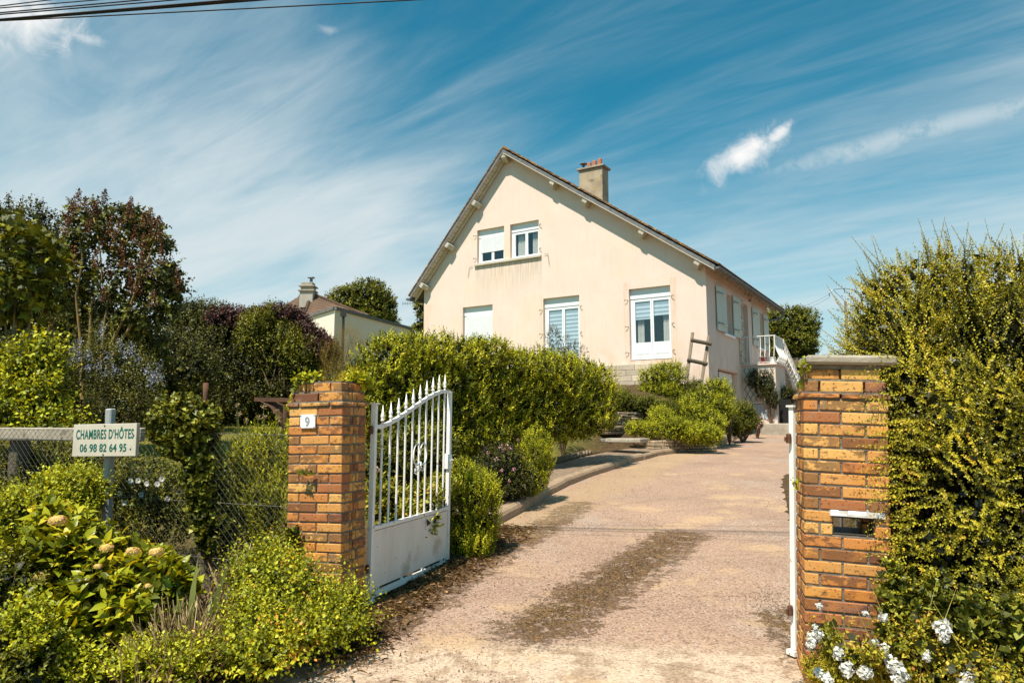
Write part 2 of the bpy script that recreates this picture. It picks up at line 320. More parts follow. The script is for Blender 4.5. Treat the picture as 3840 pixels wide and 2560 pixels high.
# ------------------------------------------------------------ vectorised leaves
def nrm(a): return a/np.maximum(np.linalg.norm(a, axis=-1, keepdims=True), 1e-9)
RHOMB = (np.array([(0, 0, 0), (-.5, .42, 0), (0, 1, -.08), (.5, .42, 0)]), [(0, 1, 2, 3)])
FOLD = (np.array([(0, 0, 0), (-.5, .42, .12), (0, 1, -.10), (.5, .42, .12), (0, .5, -.02)]), [(0, 1, 2, 4), (0, 4, 2, 3)])
LONG = (np.array([(0, 0, 0), (-.42, .28, .09), (-.40, .60, .06), (0, 1, -.14), (.40, .60, .06), (.42, .28, .09), (0, .3, 0), (0, .62, -.02)]), [(0, 1, 2, 7), (0, 7, 4, 5), (7, 2, 3, 4), (0, 7, 7, 7)][:3])
IVY = (np.array([(0, 0, 0), (-.55, .05, .05), (-.40, .45, .02), (0, 1, -.05), (.40, .45, .02), (.55, .05, .05), (0, .3, -.04)]), [(0, 1, 2, 6), (6, 2, 3, 4), (0, 6, 4, 5)])
def inst(T, P, D, N, L, W):
    tv, tf = T; D = nrm(D); X_ = nrm(np.cross(D, N)); N = np.cross(X_, D); k = len(tv)
    V = P[:, None, :]+(X_[:, None, :]*tv[None, :, 0:1])*W[:, None, None]+(D[:, None, :]*tv[None, :, 1:2])*L[:, None, None]+(N[:, None, :]*tv[None, :, 2:3])*L[:, None, None]
    F = np.array(tf)[None]+(np.arange(len(P))*k)[:, None, None]
    return V.reshape(-1, 3), F.reshape(-1, len(tf[0])), k
class Leaves:
    def __init__(s): s.V = []; s.F = []; s.r = []; s.n = 0
    def add(s, T, P, D, N, L, W, rnd):
        if len(P) == 0: return
        V, F, k = inst(T, np.asarray(P), np.asarray(D), np.asarray(N), np.asarray(L), np.asarray(W))
        s.V.append(V); s.F.append(F+s.n); s.r.append(np.repeat(rnd, k)); s.n += len(V)
    def build(s, name, m, parent=None, **kw):
        if not s.V: return None
        o = npmesh(name, np.concatenate(s.V), np.concatenate(s.F), np.clip(np.concatenate(s.r), -1, 1), m, parent, **kw)
        return o
def shoots(LV, P0, D0, L, nl, ll, lw, T=RHOMB, ang=60, droop=.0, bright=None, jit=.35, taper=.5, phyl=137.5):
    N = len(P0); D0 = nrm(D0); 
    a = nrm(np.cross(D0, np.where(np.abs(D0[:, 2:3]) > .9, np.array([[1., 0, 0]]), np.array([[0, 0, 1.]])))); b = np.cross(D0, a)
    tt = (np.arange(nl)+.6)/nl
    pos = P0[:, None]+D0[:, None]*(L[:, None]*tt[None])[..., None]; pos[..., 2] -= droop*(L[:, None]*tt[None])**2
    tan = np.repeat(D0[:, None], nl, 1).copy(); tan[..., 2] -= 2*droop*L[:, None]*tt[None]; tan = nrm(tan)
    ph = np.radians(phyl)*np.arange(nl)[None]+R.uniform(0, 6.28, N)[:, None]
    per = a[:, None]*np.cos(ph)[..., None]+b[:, None]*np.sin(ph)[..., None]
    an = np.radians(ang)*(1-.35*tt)[None, :, None]
    D = tan*np.cos(an)+per*np.sin(an)+R.normal(0, jit*.5, pos.shape); Nn = tan*np.sin(an)-per*np.cos(an)+R.normal(0, jit*.6, pos.shape)+np.array([0, 0, .35])
    sz = (1-taper*tt**2)[None]*R.uniform(.7, 1.2, (N, nl))
    br = (R.uniform(0, 1, N) if bright is None else bright)[:, None]*.7+R.uniform(0, .3, (N, nl))+.10*tt[None]-.05
    LV.add(T, pos.reshape(-1, 3), D.reshape(-1, 3), Nn.reshape(-1, 3), (ll*sz).ravel(), (lw*sz).ravel(), br.ravel())
CAMP = np.array([0, 0, EYE])
def surf(blobs, n, depth=.18, cull=.35, low=-1.0):
    """points on / just inside a union of ellipsoids, with outward normals"""
    B = np.array(blobs, float); ar = (B[:, 3]*B[:, 4]+B[:, 3]*B[:, 5]+B[:, 4]*B[:, 5]); P = []; Nn = []; have = 0
    while have < n:
        m = int((n-have)*2.2)+50; k = R.choice(len(B), m, p=ar/ar.sum()); d = nrm(R.normal(size=(m, 3))); q = B[k]
        s = 1-depth*R.uniform(0, 1, m)**1.6
        p = q[:, :3]+d*q[:, 3:6]*s[:, None]; no = nrm(d/q[:, 3:6])
        inside = np.zeros(m, bool)
        for j in range(len(B)):
            e = (((p-B[j, :3])/B[j, 3:6])**2).sum(1); inside |= (e < (1-depth)**2*.98) & (k != j)
        v = nrm(CAMP-p); back = (no*v).sum(1) < -.25
        keep = ~inside & ~(back & (R.uniform(0, 1, m) > cull)) & (d[:, 2] > low)
        P.append(p[keep]); Nn.append(no[keep]); have += keep.sum()
    return np.concatenate(P)[:n], np.concatenate(Nn)[:n]
def vol(blobs, n, s=.85):
    B = np.array(blobs, float); v = B[:, 3]*B[:, 4]*B[:, 5]; k = R.choice(len(B), n, p=v/v.sum())
    d = nrm(R.normal(size=(n, 3)))*(R.uniform(0, 1, n)**(1/3))[:, None]*s
    return B[k, :3]+d*B[k, 3:6]
def bumpy(blobs, m, fr=.42, seed=0):
    """scatter smaller lumps over the big ones for an uneven outline"""
    r = np.random.default_rng(seed+5); out = list(blobs); 
    for _ in range(m):
        b = blobs[r.integers(len(blobs))]; d = r.normal(size=3); d /= np.linalg.norm(d); d[2] = abs(d[2])*.9-.1
        k = r.uniform(.6, 1.25)*fr
        out.append((b[0]+d[0]*b[3]*.86, b[1]+d[1]*b[4]*.86, b[2]+d[2]*b[5]*.86, b[3]*k, b[4]*k, b[5]*k))
    return out
def stemset(mb, base, pts, r0, r1, n=5, wig=.08, seg=4):
    base = Vector(base)
    for p in pts:
        p = Vector(p); L = (p-base).length; ps = []
        for i in range(seg+1):
            k = i/seg; q = base.lerp(p, k); q.z += L*.10*math.sin(k*PI)
            if 0 < i < seg: q += Vector((random.uniform(-1, 1), random.uniform(-1, 1), random.uniform(-.5, .5)))*wig*L
            ps.append(q)
        mb.tube(ps, [r0+(r1-r0)*i/seg for i in range(seg+1)], n, cap=False)
def shrub(name, base, blobs, m, label, cat='shrub', n=2500, nl=9, sl=.22, ll=.045, lw=.024, T=FOLD, ang=58, up=.5, core=2500, lumps=10, fr=.4, droop=.0, group=None, stem=TWIG, nst=14, r0=.02, depth=.25, leafname='foliage', seed=0, phyl=137.5, low=-1.0, corem=None, jit=.35, stemname='stem', parentonly=None, out=.0, coresz=1.7):
    o = parentonly or empty(name, base, 0, label, cat, group); inv = Vector(base) if parentonly is None else Vector(base)
    bl = bumpy(blobs, lumps, fr, seed) if lumps else blobs
    P, Nn = surf(bl, n, depth, low=low); LV = Leaves()
    D = Nn*(1-up)+np.array([0, 0, up])+R.normal(0, .28, P.shape); L = sl*R.uniform(.55, 1.35, n)
    shoots(LV, P-nrm(D)*L[:, None]*(.55-out), D, L, nl, ll, lw, T, ang, droop, phyl=phyl, jit=jit)
    if core:
        Q = vol(blobs, core, .86); LV.add(RHOMB, Q, R.normal(size=Q.shape), R.normal(size=Q.shape), np.full(core, ll*coresz), np.full(core, lw*coresz*1.3), R.uniform(-.7, -.3, core))  # inner leaves take the darkest tone, painting in the shade between the shoots
    V = np.concatenate(LV.V)-np.array(base); LV.V = [V]
    LV.build(leafname, m, o)
    if nst:
        mb = MB(); idx = R.choice(len(P), nst); stemset(mb, (0, 0, 0), [Vector(P[i]*.97+np.array([B for B in np.mean(np.array(blobs)[:, :3], 0)])*.03)-Vector(base) for i in idx], r0, r0*.25); mb.build(stemname, stem, o)
    return o

# ------------------------------------------------------------ terrain
EX = [(-2, -9), (2.5, -1.62), (3.68, -1.28), (4.6, -.95), (5.6, -.78), (6.8, -.50), (7.76, -.17), (11.15, .89), (14.44, 2.36), (16.2, 3.35), (17.2, 4.2), (17.9, 5.1), (20, 6.05), (23, 7.55), (28, 10.0), (31, 11.2), (400, 11.2)]
EY = [p[0] for p in EX]; EXX = [p[1] for p in EX]
def xe(y): return np.interp(y, EY, EXX)
def xr(y): return np.interp(y, [-2, 2.4, 3.4, 4.5, 12, 24, 31, 400], [9, 2.2, 1.62, 1.85, 4.6, 12.3, 16, 16])
def zr(y): y = np.asarray(y, float); return np.where(y < 4, .02*(y-4), .045*(np.minimum(y, 29)-4))
def ss(x, a, b): k = np.clip((x-a)/(b-a), 0, 1); return k*k*(3-2*k)
def gz(x, y):
    x = np.asarray(x, float); y = np.asarray(y, float); d = xe(y)-x; z = zr(y)
    L = .04+.06*ss(y, 6.2, 7.2)+.40*ss(d, 1.5, 2.4)*ss(y, 9, 12.5)+.25*ss(d, 2.5, 7)*ss(y, 8, 18)
    bank = ss(y, 16.6, 21.5)*ss(d, .35, 1.6)*(1-ss(d, 13, 18))*(2.5-z-L)
    left = z+L+bank
    rr = x-xr(y); right = z+.04
    f = np.where(d > .16*ss(y, 6.7, 7.0), left, np.where(rr > 0, right, z-.05))
    far = ss(y, 45, 200); return f*(1-far)+.6*far
def grid(xs, ys, fz):
    X_, Yv = np.meshgrid(xs, ys); V = np.stack([X_, Yv, fz(X_, Yv)], -1).reshape(-1, 3); nx, ny = len(xs), len(ys)
    i = np.arange(nx-1)[None]+np.arange(ny-1)[:, None]*nx; F = np.stack([i, i+1, i+1+nx, i+nx], -1).reshape(-1, 4); return V, F
def groundmat():
    m, t, o = newmat('garden_ground'); oc = t.add('ShaderNodeTexCoord').outputs['Object']
    soil = t.ramp(t.noise(oc, 14, 7, .7), [(.3, (.045, .028, .014)), (.6, (.11, .07, .035)), (.75, (.26, .18, .09))])
    grass = t.ramp(t.noise(oc, 22, 7, .7), [(.3, (.07, .085, .015)), (.55, (.19, .17, .035)), (.75, (.34, .26, .08))])
    sp = t.add('ShaderNodeSeparateXYZ'); t.l.new(oc, sp.inputs[0])
    k = t.math('MULTIPLY', t.sstep(sp.outputs[1], 5.6, 8.5), t.sstep(t.math('SUBTRACT', t.math('MULTIPLY', sp.outputs[1], .34), sp.outputs[0]), 3.4, 4.6))
    col = t.mix(k, soil, grass); b = t.add('ShaderNodeBsdfPrincipled'); t.set(b.inputs[0], col); b.inputs['Roughness'].default_value = .95; b.inputs['Specular IOR Level'].default_value = .1
    bn = t.add('ShaderNodeBump'); bn.inputs[0].default_value = .8; bn.inputs[1].default_value = .03; t.l.new(t.noise(oc, 30, 6, .7), bn.inputs['Height']); t.l.new(bn.outputs[0], b.inputs['Normal'])
    t.l.new(b.outputs[0], o.inputs[0]); return m
def graded(lo, hi, a, b, st):
    mid = np.arange(a, b+1e-6, st); r1 = a-np.geomspace(st*2, max(a-lo, st*3), 14)[::-1]; r2 = b+np.geomspace(st*2, hi-b, 16); return np.concatenate([r1, mid, r2])
V, F = grid(graded(-900, 900, -16, 18, .2), graded(-60, 1800, -1.5, 34, .2), gz)
V[:, 2] += R.normal(0, .006, len(V))
tag(npmesh('ground', V, F, np.full(len(V), .5), groundmat(), smooth=True), kind='structure')

def seg_mask(t, oc, a, b, wa):       # 0..: distance to a line a-b in plan
    a, b = Vector(a), Vector(b); d = (b-a); L = d.length; d.normalize(); n_ = Vector((-d.y, d.x))
    s = t.add('ShaderNodeSeparateXYZ'); t.l.new(oc, s.inputs[0])
    px = t.math('SUBTRACT', s.outputs[0], a.x); py = t.math('SUBTRACT', s.outputs[1], a.y)
    al = t.math('ADD', t.math('MULTIPLY', px, d.x), t.math('MULTIPLY', py, d.y)); cr = t.math('ADD', t.math('MULTIPLY', px, n_.x), t.math('MULTIPLY', py, n_.y))
    ex = t.math('MAXIMUM', t.math('SUBTRACT', t.math('ABSOLUTE', t.math('SUBTRACT', al, L/2)), L/2), 0)
    return t.math('DIVIDE', t.math('SQRT', t.math('ADD', t.math('MULTIPLY', cr, cr), t.math('MULTIPLY', ex, ex))), wa)
def drivemat():
    m, t, o = newmat('driveway_surface'); oc = t.add('ShaderNodeTexCoord').outputs['Object']
    n1 = t.noise(oc, .9, 5, .6); n2 = t.noise(oc, 55, 5, .75); n3 = t.noise(oc, 4, 6, .65)
    col = t.ramp(n1, [(.3, (.43, .27, .185)), (.5, (.375, .24, .165)), (.7, (.30, .19, .13))])
    col = t.mix(t.math('MULTIPLY', t.sstep(t.noise(oc, .7, 5, .65, .6), .5, .66), .6), col, (.40, .31, .245))
    col = t.mix(t.math('MULTIPLY', t.sstep(n2, .45, .7), .55), col, (.60, .42, .32))
    col = t.mix(t.math('MULTIPLY', t.sstep(n2, .50, .36), .85), col, (.12, .075, .05))
    col = t.mix(t.math('MULTIPLY', t.sstep(t.noise(oc, 18, 5, .7), .52, .66), .4), col, (.27, .17, .12))
    vo = t.add('ShaderNodeTexVoronoi'); vo.inputs['Scale'].default_value = 48; t.l.new(oc, vo.inputs[0])
    sv = t.add('ShaderNodeSeparateColor'); t.l.new(vo.outputs['Color'], sv.inputs[0])
    st = t.math('MULTIPLY', t.sstep(vo.outputs['Distance'], .42, .28), t.math('GREATER_THAN', sv.outputs[0], .62))
    col = t.mix(t.math('MULTIPLY', st, .85), col, t.ramp(sv.outputs[1], [(0, (.12, .09, .08)), (.4, (.36, .22, .17)), (1, (.72, .60, .50))]))
    # bare pale concrete near the road
    s = t.add('ShaderNodeSeparateXYZ'); t.l.new(oc, s.inputs[0])
    yy = t.math('ADD', s.outputs[1], t.math('ADD', t.math('MULTIPLY', t.math('SUBTRACT', n3, .5), .9), t.math('MULTIPLY', s.outputs[0], .06)))
    apr = t.math('MULTIPLY', t.sstep(yy, 4.32, 4.05), t.sstep(t.noise(oc, 11, 6, .7), .30, .46))
    cc = t.ramp(n2, [(.32, (.24, .17, .12)), (.45, (.50, .37, .26)), (.62, (.64, .49, .36))])
    pat = t.sstep(n3, .42, .52)
    cc = t.mix(t.math('SUBTRACT', 1, pat), cc, t.ramp(n2, [(.3, (.18, .12, .08)), (.6, (.46, .32, .215))]))
    col = t.mix(apr, col, cc)
    # tan tyre dust
    col = t.mix(t.math('MULTIPLY', t.sstep(t.noise(oc, 1.6, 4, .6), .52, .68), .5), col, (.56, .37, .20))
    # moss and dead needles
    ms = seg_mask(t, oc, (.16, 4.45), (1.72, 7.25), .28)
    ms = t.math('MINIMUM', ms, seg_mask(t, oc, (1.60, 3.4), (1.78, 4.7), .17))
    ms = t.math('MINIMUM', ms, seg_mask(t, oc, (-.88, 4.6), (-.10, 7.0), .30))
    ms = t.math('MINIMUM', ms, seg_mask(t, oc, (.1, 7.0), (.9, 9.3), .20))
    mm = t.math('ADD', ms, t.math('ADD', t.math('MULTIPLY', t.math('SUBTRACT', t.noise(oc, 9, 7, .75), .5), 3.4), t.math('MULTIPLY', t.math('SUBTRACT', n2, .5), 1.6)))
    mk = t.math('MULTIPLY', t.sstep(mm, 1.2, .55), t.sstep(t.math('ADD', t.noise(oc, 7, 7, .8), t.math('MULTIPLY', n2, .25)),   .54, .64))
    mc = t.ramp(t.noise(oc, 38, 6, .75), [(.3, (.055, .027, .008)), (.5, (.19, .10, .032)), (.66, (.46, .28, .14))])
    col = t.mix(t.math('MULTIPLY', mk, .85), col, mc)
    # dust and chips along the left edge
    e1 = seg_mask(t, oc, (-.3, 7.3), (4.2, 17.0), .5)
    col = t.mix(t.math('MULTIPLY', t.sstep(t.math('ADD', e1, t.math('MULTIPLY', t.math('SUBTRACT', n3, .5), 2.5)), 1.3, .4), .6), col, (.40, .27, .15))
    # hairline cracks
    vc = t.add('ShaderNodeTexVoronoi'); vc.feature = 'DISTANCE_TO_EDGE'; vc.inputs['Scale'].default_value = .8
    t.l.new(t.mix(.12, oc, t.noise(oc, 3, 4, .6, out=1)), vc.inputs[0])
    col = t.mix(t.math('MULTIPLY', t.sstep(vc.outputs['Distance'], .012, .003), .25), col, (.18, .11, .07))
    b = t.add('ShaderNodeBsdfPrincipled'); t.set(b.inputs[0], col); b.inputs['Roughness'].default_value = .93; b.inputs['Specular IOR Level'].default_value = .15
    h = t.math('ADD', t.math('MULTIPLY', n2, .6), t.math('ADD', t.math('MULTIPLY', t.math('MULTIPLY', mk, t.noise(oc, 45, 5, .8)), 2.2), t.math('MULTIPLY', st, .6)))
    bn = t.add('ShaderNodeBump'); bn.inputs[0].default_value = .9; bn.inputs[1].default_value = .012; t.l.new(h, bn.inputs['Height']); t.l.new(bn.outputs[0], b.inputs['Normal'])
    t.l.new(b.outputs[0], o.inputs[0]); return m
ys = np.concatenate([np.arange(-1.5, 10, .06), np.arange(10, 31, .25)]); vs_ = []; nx = 70
for y in ys:
    x = np.linspace(float(xe(y)), float(xr(y)), nx); vs_.append(np.stack([x, np.full(nx, y), zr(y)+.008+.012*np.sin(x*1.7+y*.8)*np.sin(y*1.3)], -1))
V = np.concatenate(vs_); i = np.arange(nx-1)[None]+np.arange(len(ys)-1)[:, None]*nx
F = np.stack([i, i+1, i+1+nx, i+nx], -1).reshape(-1, 4)
tag(npmesh('driveway', V, F, np.full(len(V), .5), drivemat(), smooth=True), kind='structure')
# loose stones
def stones(name, n, xf, yf, smin, smax, zf, m, kind='stuff', label=None, cat=None):
    T0 = np.array([(1, 0, 0), (-1, 0, 0), (0, 1, 0), (0, -1, 0), (0, 0, 1), (0, 0, -1)], float)*[1, .8, .55]
    Fc = np.array([(0, 2, 4), (2, 1, 4), (1, 3, 4), (3, 0, 4), (2, 0, 5), (1, 2, 5), (3, 1, 5), (0, 3, 5)])
    y = yf(n); x = xf(n, y); s = smin*(smax/smin)**(R.uniform(0, 1, n)**3); a = R.uniform(0, 6.28, n)
    T = T0[None]*R.uniform(.6, 1.15, (n, 6, 1)); c, q = np.cos(a)[:, None], np.sin(a)[:, None]
    Vv = np.stack([T[..., 0]*c-T[..., 1]*q, T[..., 0]*q+T[..., 1]*c, T[..., 2]], -1)*s[:, None, None]
    Vv += np.stack([x, y, zf(x, y)+s*.12], -1)[:, None]
    Ff = Fc[None]+(np.arange(n)*6)[:, None, None]
    o = npmesh(name, Vv.reshape(-1, 3), Ff.reshape(-1, 3), np.repeat(R.uniform(0, 1, n), 6), m, smooth=False)
    return tag(o, label, cat, None, kind)
PEB = pbr('pebble', (.40, .28, .21), (.30, .20, .15), 9, .9, .2, rndmix=[(0, (.35, .33, .33)), (.4, (.8, .75, .7)), (1, (1.7, 1.75, 1.8))])
stones('gravel', 16000, lambda n, y: xe(y)+(xr(y)-xe(y))*R.uniform(.0, 1, n), lambda n: 3.3+R.uniform(0, 1, n)**1.7*12, .0028, .011, lambda x, y: zr(y)+.008, PEB, label='loose pebbles scattered over the pink driveway', cat='gravel')

# kerb: rounded concrete edging stones along the left of the driveway
KERB = pbr('kerb_stone', (.40, .28, .18), (.27, .18, .11), 4, .93, .7, 40, spots=((.12, .08, .05), 12, .62, .6), bdist=.01)
def kerb(pts, hgt=.13, wd=.15, first=True):
    mb = MB(); pl = [Vector((p[0], p[1], 0)) for p in pts]; seg = []
    for a, b in zip(pl[:-1], pl[1:]):
        L = (b-a).length; n = max(1, round(L/.9))
        for k in range(n): seg.append((a.lerp(b, k/n), a.lerp(b, (k+1)/n)))
    for a, b in seg:
        d = (b-a).normalized(); nrm_ = Vector((-d.y, d.x, 0)); a = a+d*.004; b = b-d*.004
        jj = random.uniform(-.008, .008); prof = [(0, -.06), (0, hgt*.62), (.02, hgt*.88), (.055, hgt), (wd, hgt), (wd, -.06)]
        vs = []
        for p in (a, a.lerp(b, .5), b):
            for (u, z) in prof: vs.append((p.x+nrm_.x*(u+jj), p.y+nrm_.y*(u+jj), float(zr(p.y))+z+jj*.8+random.uniform(-.003, .003)))
        n = len(prof); fs = [(r*n+k, r*n+(k+1) % n, (r+1)*n+(k+1) % n, (r+1)*n+k) for r in (0, 1) for k in range(n)]+[tuple(range(n)), tuple(2*n+k for k in range(n))]
        mb._add(vs, fs)
    return mb
o = kerb([(xe(y)+.0, y) for y in (6.9, 7.76, 9.5, 11.15, 12.8, 14.44, 15.4, 16.2, 16.8, 17.2)]).build('kerb', KERB); tag(o, 'long row of rounded concrete edging stones left of the driveway', 'kerb')
o = kerb([(4.28, 17.25), (5.1, 17.9)], .20, .2).build('kerb', KERB); tag(o, 'short pale kerb stone at the driveway bend below the bank shrubs', 'kerb')
o = kerb([(5.75, 19.2), (6.15, 20.1), (6.4, 20.6)], .24, .22).build('kerb', STONE); tag(o, 'rough kerb stones beside the driveway past the bend', 'kerb')
o = kerb([(6.75, 21.3), (7.4, 22.7), (8.1, 24.1)], .16, .2).build('kerb', STONE); tag(o, 'far kerb stones beside the driveway nearest the house', 'kerb')
# paved path strip behind the kerb
vs_ = []; ys = np.arange(7.2, 17.2, .2)
for y in ys: vs_ += [(xe(y)-.15, y, zr(y)+.118), (xe(y)-.15-.72, y+.24, zr(y+.28)+.13)]
V = np.array(vs_); i = np.arange(len(ys)-1)*2; F = np.stack([i, i+1, i+3, i+2], -1)
PATHM = pbr('path_slab', (.30, .215, .145), (.17, .115, .075), 6, .95, .7, 40, spots=((.09, .06, .03), 9, .58, .6), bdist=.012)
tag(npmesh('path', V, F, np.full(len(V), .5), PATHM), kind='structure')
# rope edging along the path
mb = MB(); pl = [Vector((float(xe(y))-.95, y+.3, float(zr(y+.3))+.17)) for y in np.arange(7.6, 15.2, .35)]
dens = []
for a, b in zip(pl[:-1], pl[1:]): dens += [a.lerp(b, k/8) for k in range(8)]
for ph in (0, 2.09, 4.19):
    mb.tube([p+Vector((math.cos(i*.62+ph), -.4*math.cos(i*.62+ph), math.sin(i*.62+ph)))*.035 for i, p in enumerate(dens)], .036, 6)
o = mb.build('rope_edging', ROPE, smooth=True); tag(o, 'thick twisted rope lying along the garden side of the path', 'rope')

# ------------------------------------------------------------ brick piers
def brickmat():
    m, t, o = newmat('multi_brick'); at_ = t.add('ShaderNodeAttribute', attribute_name='rnd').outputs['Fac']; oc = t.add('ShaderNodeTexCoord').outputs['Object']
    base = t.ramp(at_, [(0, (.66, .35, .10)), (.2, (.60, .27, .065)), (.42, (.52, .20, .05)), (.60, (.36, .13, .045)), (.72, (.58, .27, .075)), (.93, (.26, .11, .06))], 'CONSTANT')
    at2 = t.math('FRACT', t.math('MULTIPLY', at_, 37.7))
    n = t.noise(t.mapping(oc, scale=(1, 1, 1.8)), 17, 4, .6)
    f = t.sstep(t.math('ADD', n, t.math('MULTIPLY', t.math('SUBTRACT', at2, .5), .34)), .47, .56)
    col = t.mix(t.math('MULTIPLY', f, .9), base, t.mix(.72, base, (.075, .035, .026)))
    col = t.mix(t.math('MULTIPLY', t.sstep(t.noise(oc, 5, 3, .5), .5, .7), .5), col, (.62, .22, .035))
    col = t.mix(t.math('MULTIPLY', t.sstep(t.noise(oc, 75, 3, .6), .60, .64), .85), col, (.07, .025, .015))
    col = t.mix(t.math('MULTIPLY', t.sstep(t.noise(oc, 6, 6, .75), .56, .68), .38), col, (.34, .26, .18))
    b = t.add('ShaderNodeBsdfPrincipled'); t.set(b.inputs[0], col); b.inputs['Roughness'].default_value = .72; b.inputs['Specular IOR Level'].default_value = .3
    bn = t.add('ShaderNodeBump'); bn.inputs[0].default_value = .5; bn.inputs[1].default_value = .003; t.l.new(t.noise(oc, 70, 5, .7), bn.inputs['Height']); t.l.new(bn.outputs[0], b.inputs['Normal'])
    t.l.new(b.outputs[0], o.inputs[0]); return m
BRICK = brickmat(); MORTAR = pbr('mortar', (.25, .205, .155), (.13, .105, .08), 30, .95, .9, 90, bdist=.006)
def pier(loc, rz, lean, W, D, rows, pa, pb, label, hole=None, top_small=None):
    """local x along the front face (0..W), y depth (0..D), z up; pa/pb front brick lengths of alternate courses"""
    o = empty('brick_pier', loc, 0, label, 'gate pier'); o.rotation_euler = (Matrix.Rotation(rz, 4, 'Z')@Matrix.Rotation(lean, 4, 'Y')).to_euler()
    mb = MB(); mm = MB(); z = 0; ch = .062; j = .010
    def rowof(lens, x0, x1, fy, z0, z1, axis, off=0.0):
        tot = sum(lens)+j*(len(lens)-1); k = (x1-x0)/tot; p = x0
        for L in lens:
            a = random.random(); q = random.uniform(-.002, .002)
            u0, u1 = p, p+L*k
            if hole and axis == 0 and z0 < hole[3]-.01 and z1 > hole[2]+.01:
                if u1 > hole[0] and u0 < hole[1]:
                    ya, yb = (off+q, .105) if fy == 0 else (D-.105, D-off+q)
                    if u0 < hole[0]-.03: mb.bbox(u0, hole[0], ya, yb, z0, z1, .004, a=a, j=.0012)
                    if u1 > hole[1]+.03: mb.bbox(hole[1], u1, ya, yb, z0, z1, .004, a=a, j=.0012)
                    p = u1+j; continue
            if axis == 0:
                y0, y1 = (off+q, .10) if fy == 0 else (D-.10, D-off+q)
                mb.bbox(u0, u1, y0, y1, z0, z1, .004, a=a, j=.0012)
            else:
                x_0, x_1 = (W-.10, W-off+q) if fy == 1 else (off+q, .10)
                mb.bbox(x_0, x_1, u0, u1, z0, z1, .004, a=a, j=.0012)
            p = u1+j
    for r in range(rows):
        inset = 0.0; h = ch-j
        if top_small and r >= rows-3:
            inset = (-.012, .008, .03)[r-(rows-3)]; h = (.022, .055, .055)[r-(rows-3)]
        lens = pa if r % 2 == 0 else pb
        rowof(lens, inset, W-inset, 0, z, z+h, 0, inset); rowof(lens if hole else lens[::-1], inset, W-inset, 1, z, z+h, 0, inset)
        sl = [.07, .105, .095] if r % 2 else [.10, .17]
        rowof(sl, .105, D-.105, 1, z, z+h, 1, inset); rowof(sl, .105, D-.105, 0, z, z+h, 1, inset)
        mm.box(.006+inset, W-.006-inset, .006+inset, D-.006-inset, z+h-.0005, z+h+j+.0005) if not (hole and z+h+j > hole[2] and z < hole[3]) else None
        if hole and z+h+j > hole[2] and z < hole[3]:
            mm.box(.006, hole[0]-.002, .006, D-.006, z-.0003, z+h+j); mm.box(hole[1]+.002, W-.006, .006, D-.006, z-.0003, z+h+j)
        z += h+j
    # core
    if hole:
        mm.box(.010, W-.010, .010, D-.010, .0, hole[2]-.01); mm.box(.010, W-.010, .010, D-.010, hole[3]+.01, z-.17); mm.box(.05, W-.05, .05, D-.05, z-.1705, z-.02)
        mm.box(.010, hole[0]-.004, .010, D-.010, hole[2]-.0105, hole[3]+.0105); mm.box(hole[1]+.004, W-.010, .010, D-.010, hole[2]-.0105, hole[3]+.0105)
    else: mm.box(.010, W-.010, .010, D-.010, 0, z-.17); mm.box(.05, W-.05, .05, D-.05, z-.1705, z-.02)
    mb.build('brickwork', BRICK, o); mm.build('mortar', MORTAR, o); return o, z
TH = math.radians(19)
lc = Vector((-1.075, 4.52, 0)); W1, D1 = .41, .30
left_org = lc+Vector((-math.cos(TH), math.sin(TH), 0))*W1
left_org.z = float(gz(left_org.x, left_org.y))-.10
o, ztop = pier(tuple(left_org), -TH, math.radians(-1.3), W1, D1, 26, [.22, .185], [.085, .22, .095], 'left brick gate pier with the number nine plaque and ivy on top', top_small=True)
LP, LPZ = o, ztop
mb = MB(); mb.bbox(.10, .215, -.016, -.004, ztop-.305, ztop-.215, .002); pl = mb.build('plaque', WHITE, o)
def text(s_, name, size, m, parent, loc, rot, sx=1, off=.0, ext=.0008, sp=1.0):
    cu = bpy.data.curves.new(name, 'FONT'); cu.body = s_; cu.size = size; cu.align_x = 'CENTER'; cu.offset = off; cu.extrude = ext; cu.space_character = sp
    tmp = bpy.data.objects.new('tmp', cu); C.objects.link(tmp); bpy.context.view_layer.update()
    me = bpy.data.meshes.new_from_object(tmp.evaluated_get(bpy.context.evaluated_depsgraph_get())); bpy.data.objects.remove(tmp)
    ob = bpy.data.objects.new(name, me); C.objects.link(ob); me.materials.clear(); me.materials.append(m); ob.parent = parent; ob.location = loc; ob.rotation_euler = rot; ob.scale = (sx, 1, 1); return ob
NUMG = pbr('grey_numeral', (.26, .26, .26), (.34, .34, .34), 20, .6, 0)
text('9', 'numeral', .088, NUMG, pl, (.157, -.0175, ztop-.292), (PI/2, 0, 0), .88, .0012)
# small screws
for x in (.107, .208):
    for z in (ztop-.298, ztop-.222): mb = MB(); mb.lathe([(.003, 0), (.003, .003)], n=8, M=Matrix.Translation((x, -.016, z))@Matrix.Rotation(PI/2, 4, 'X')); mb.build('screw', IRON, pl)

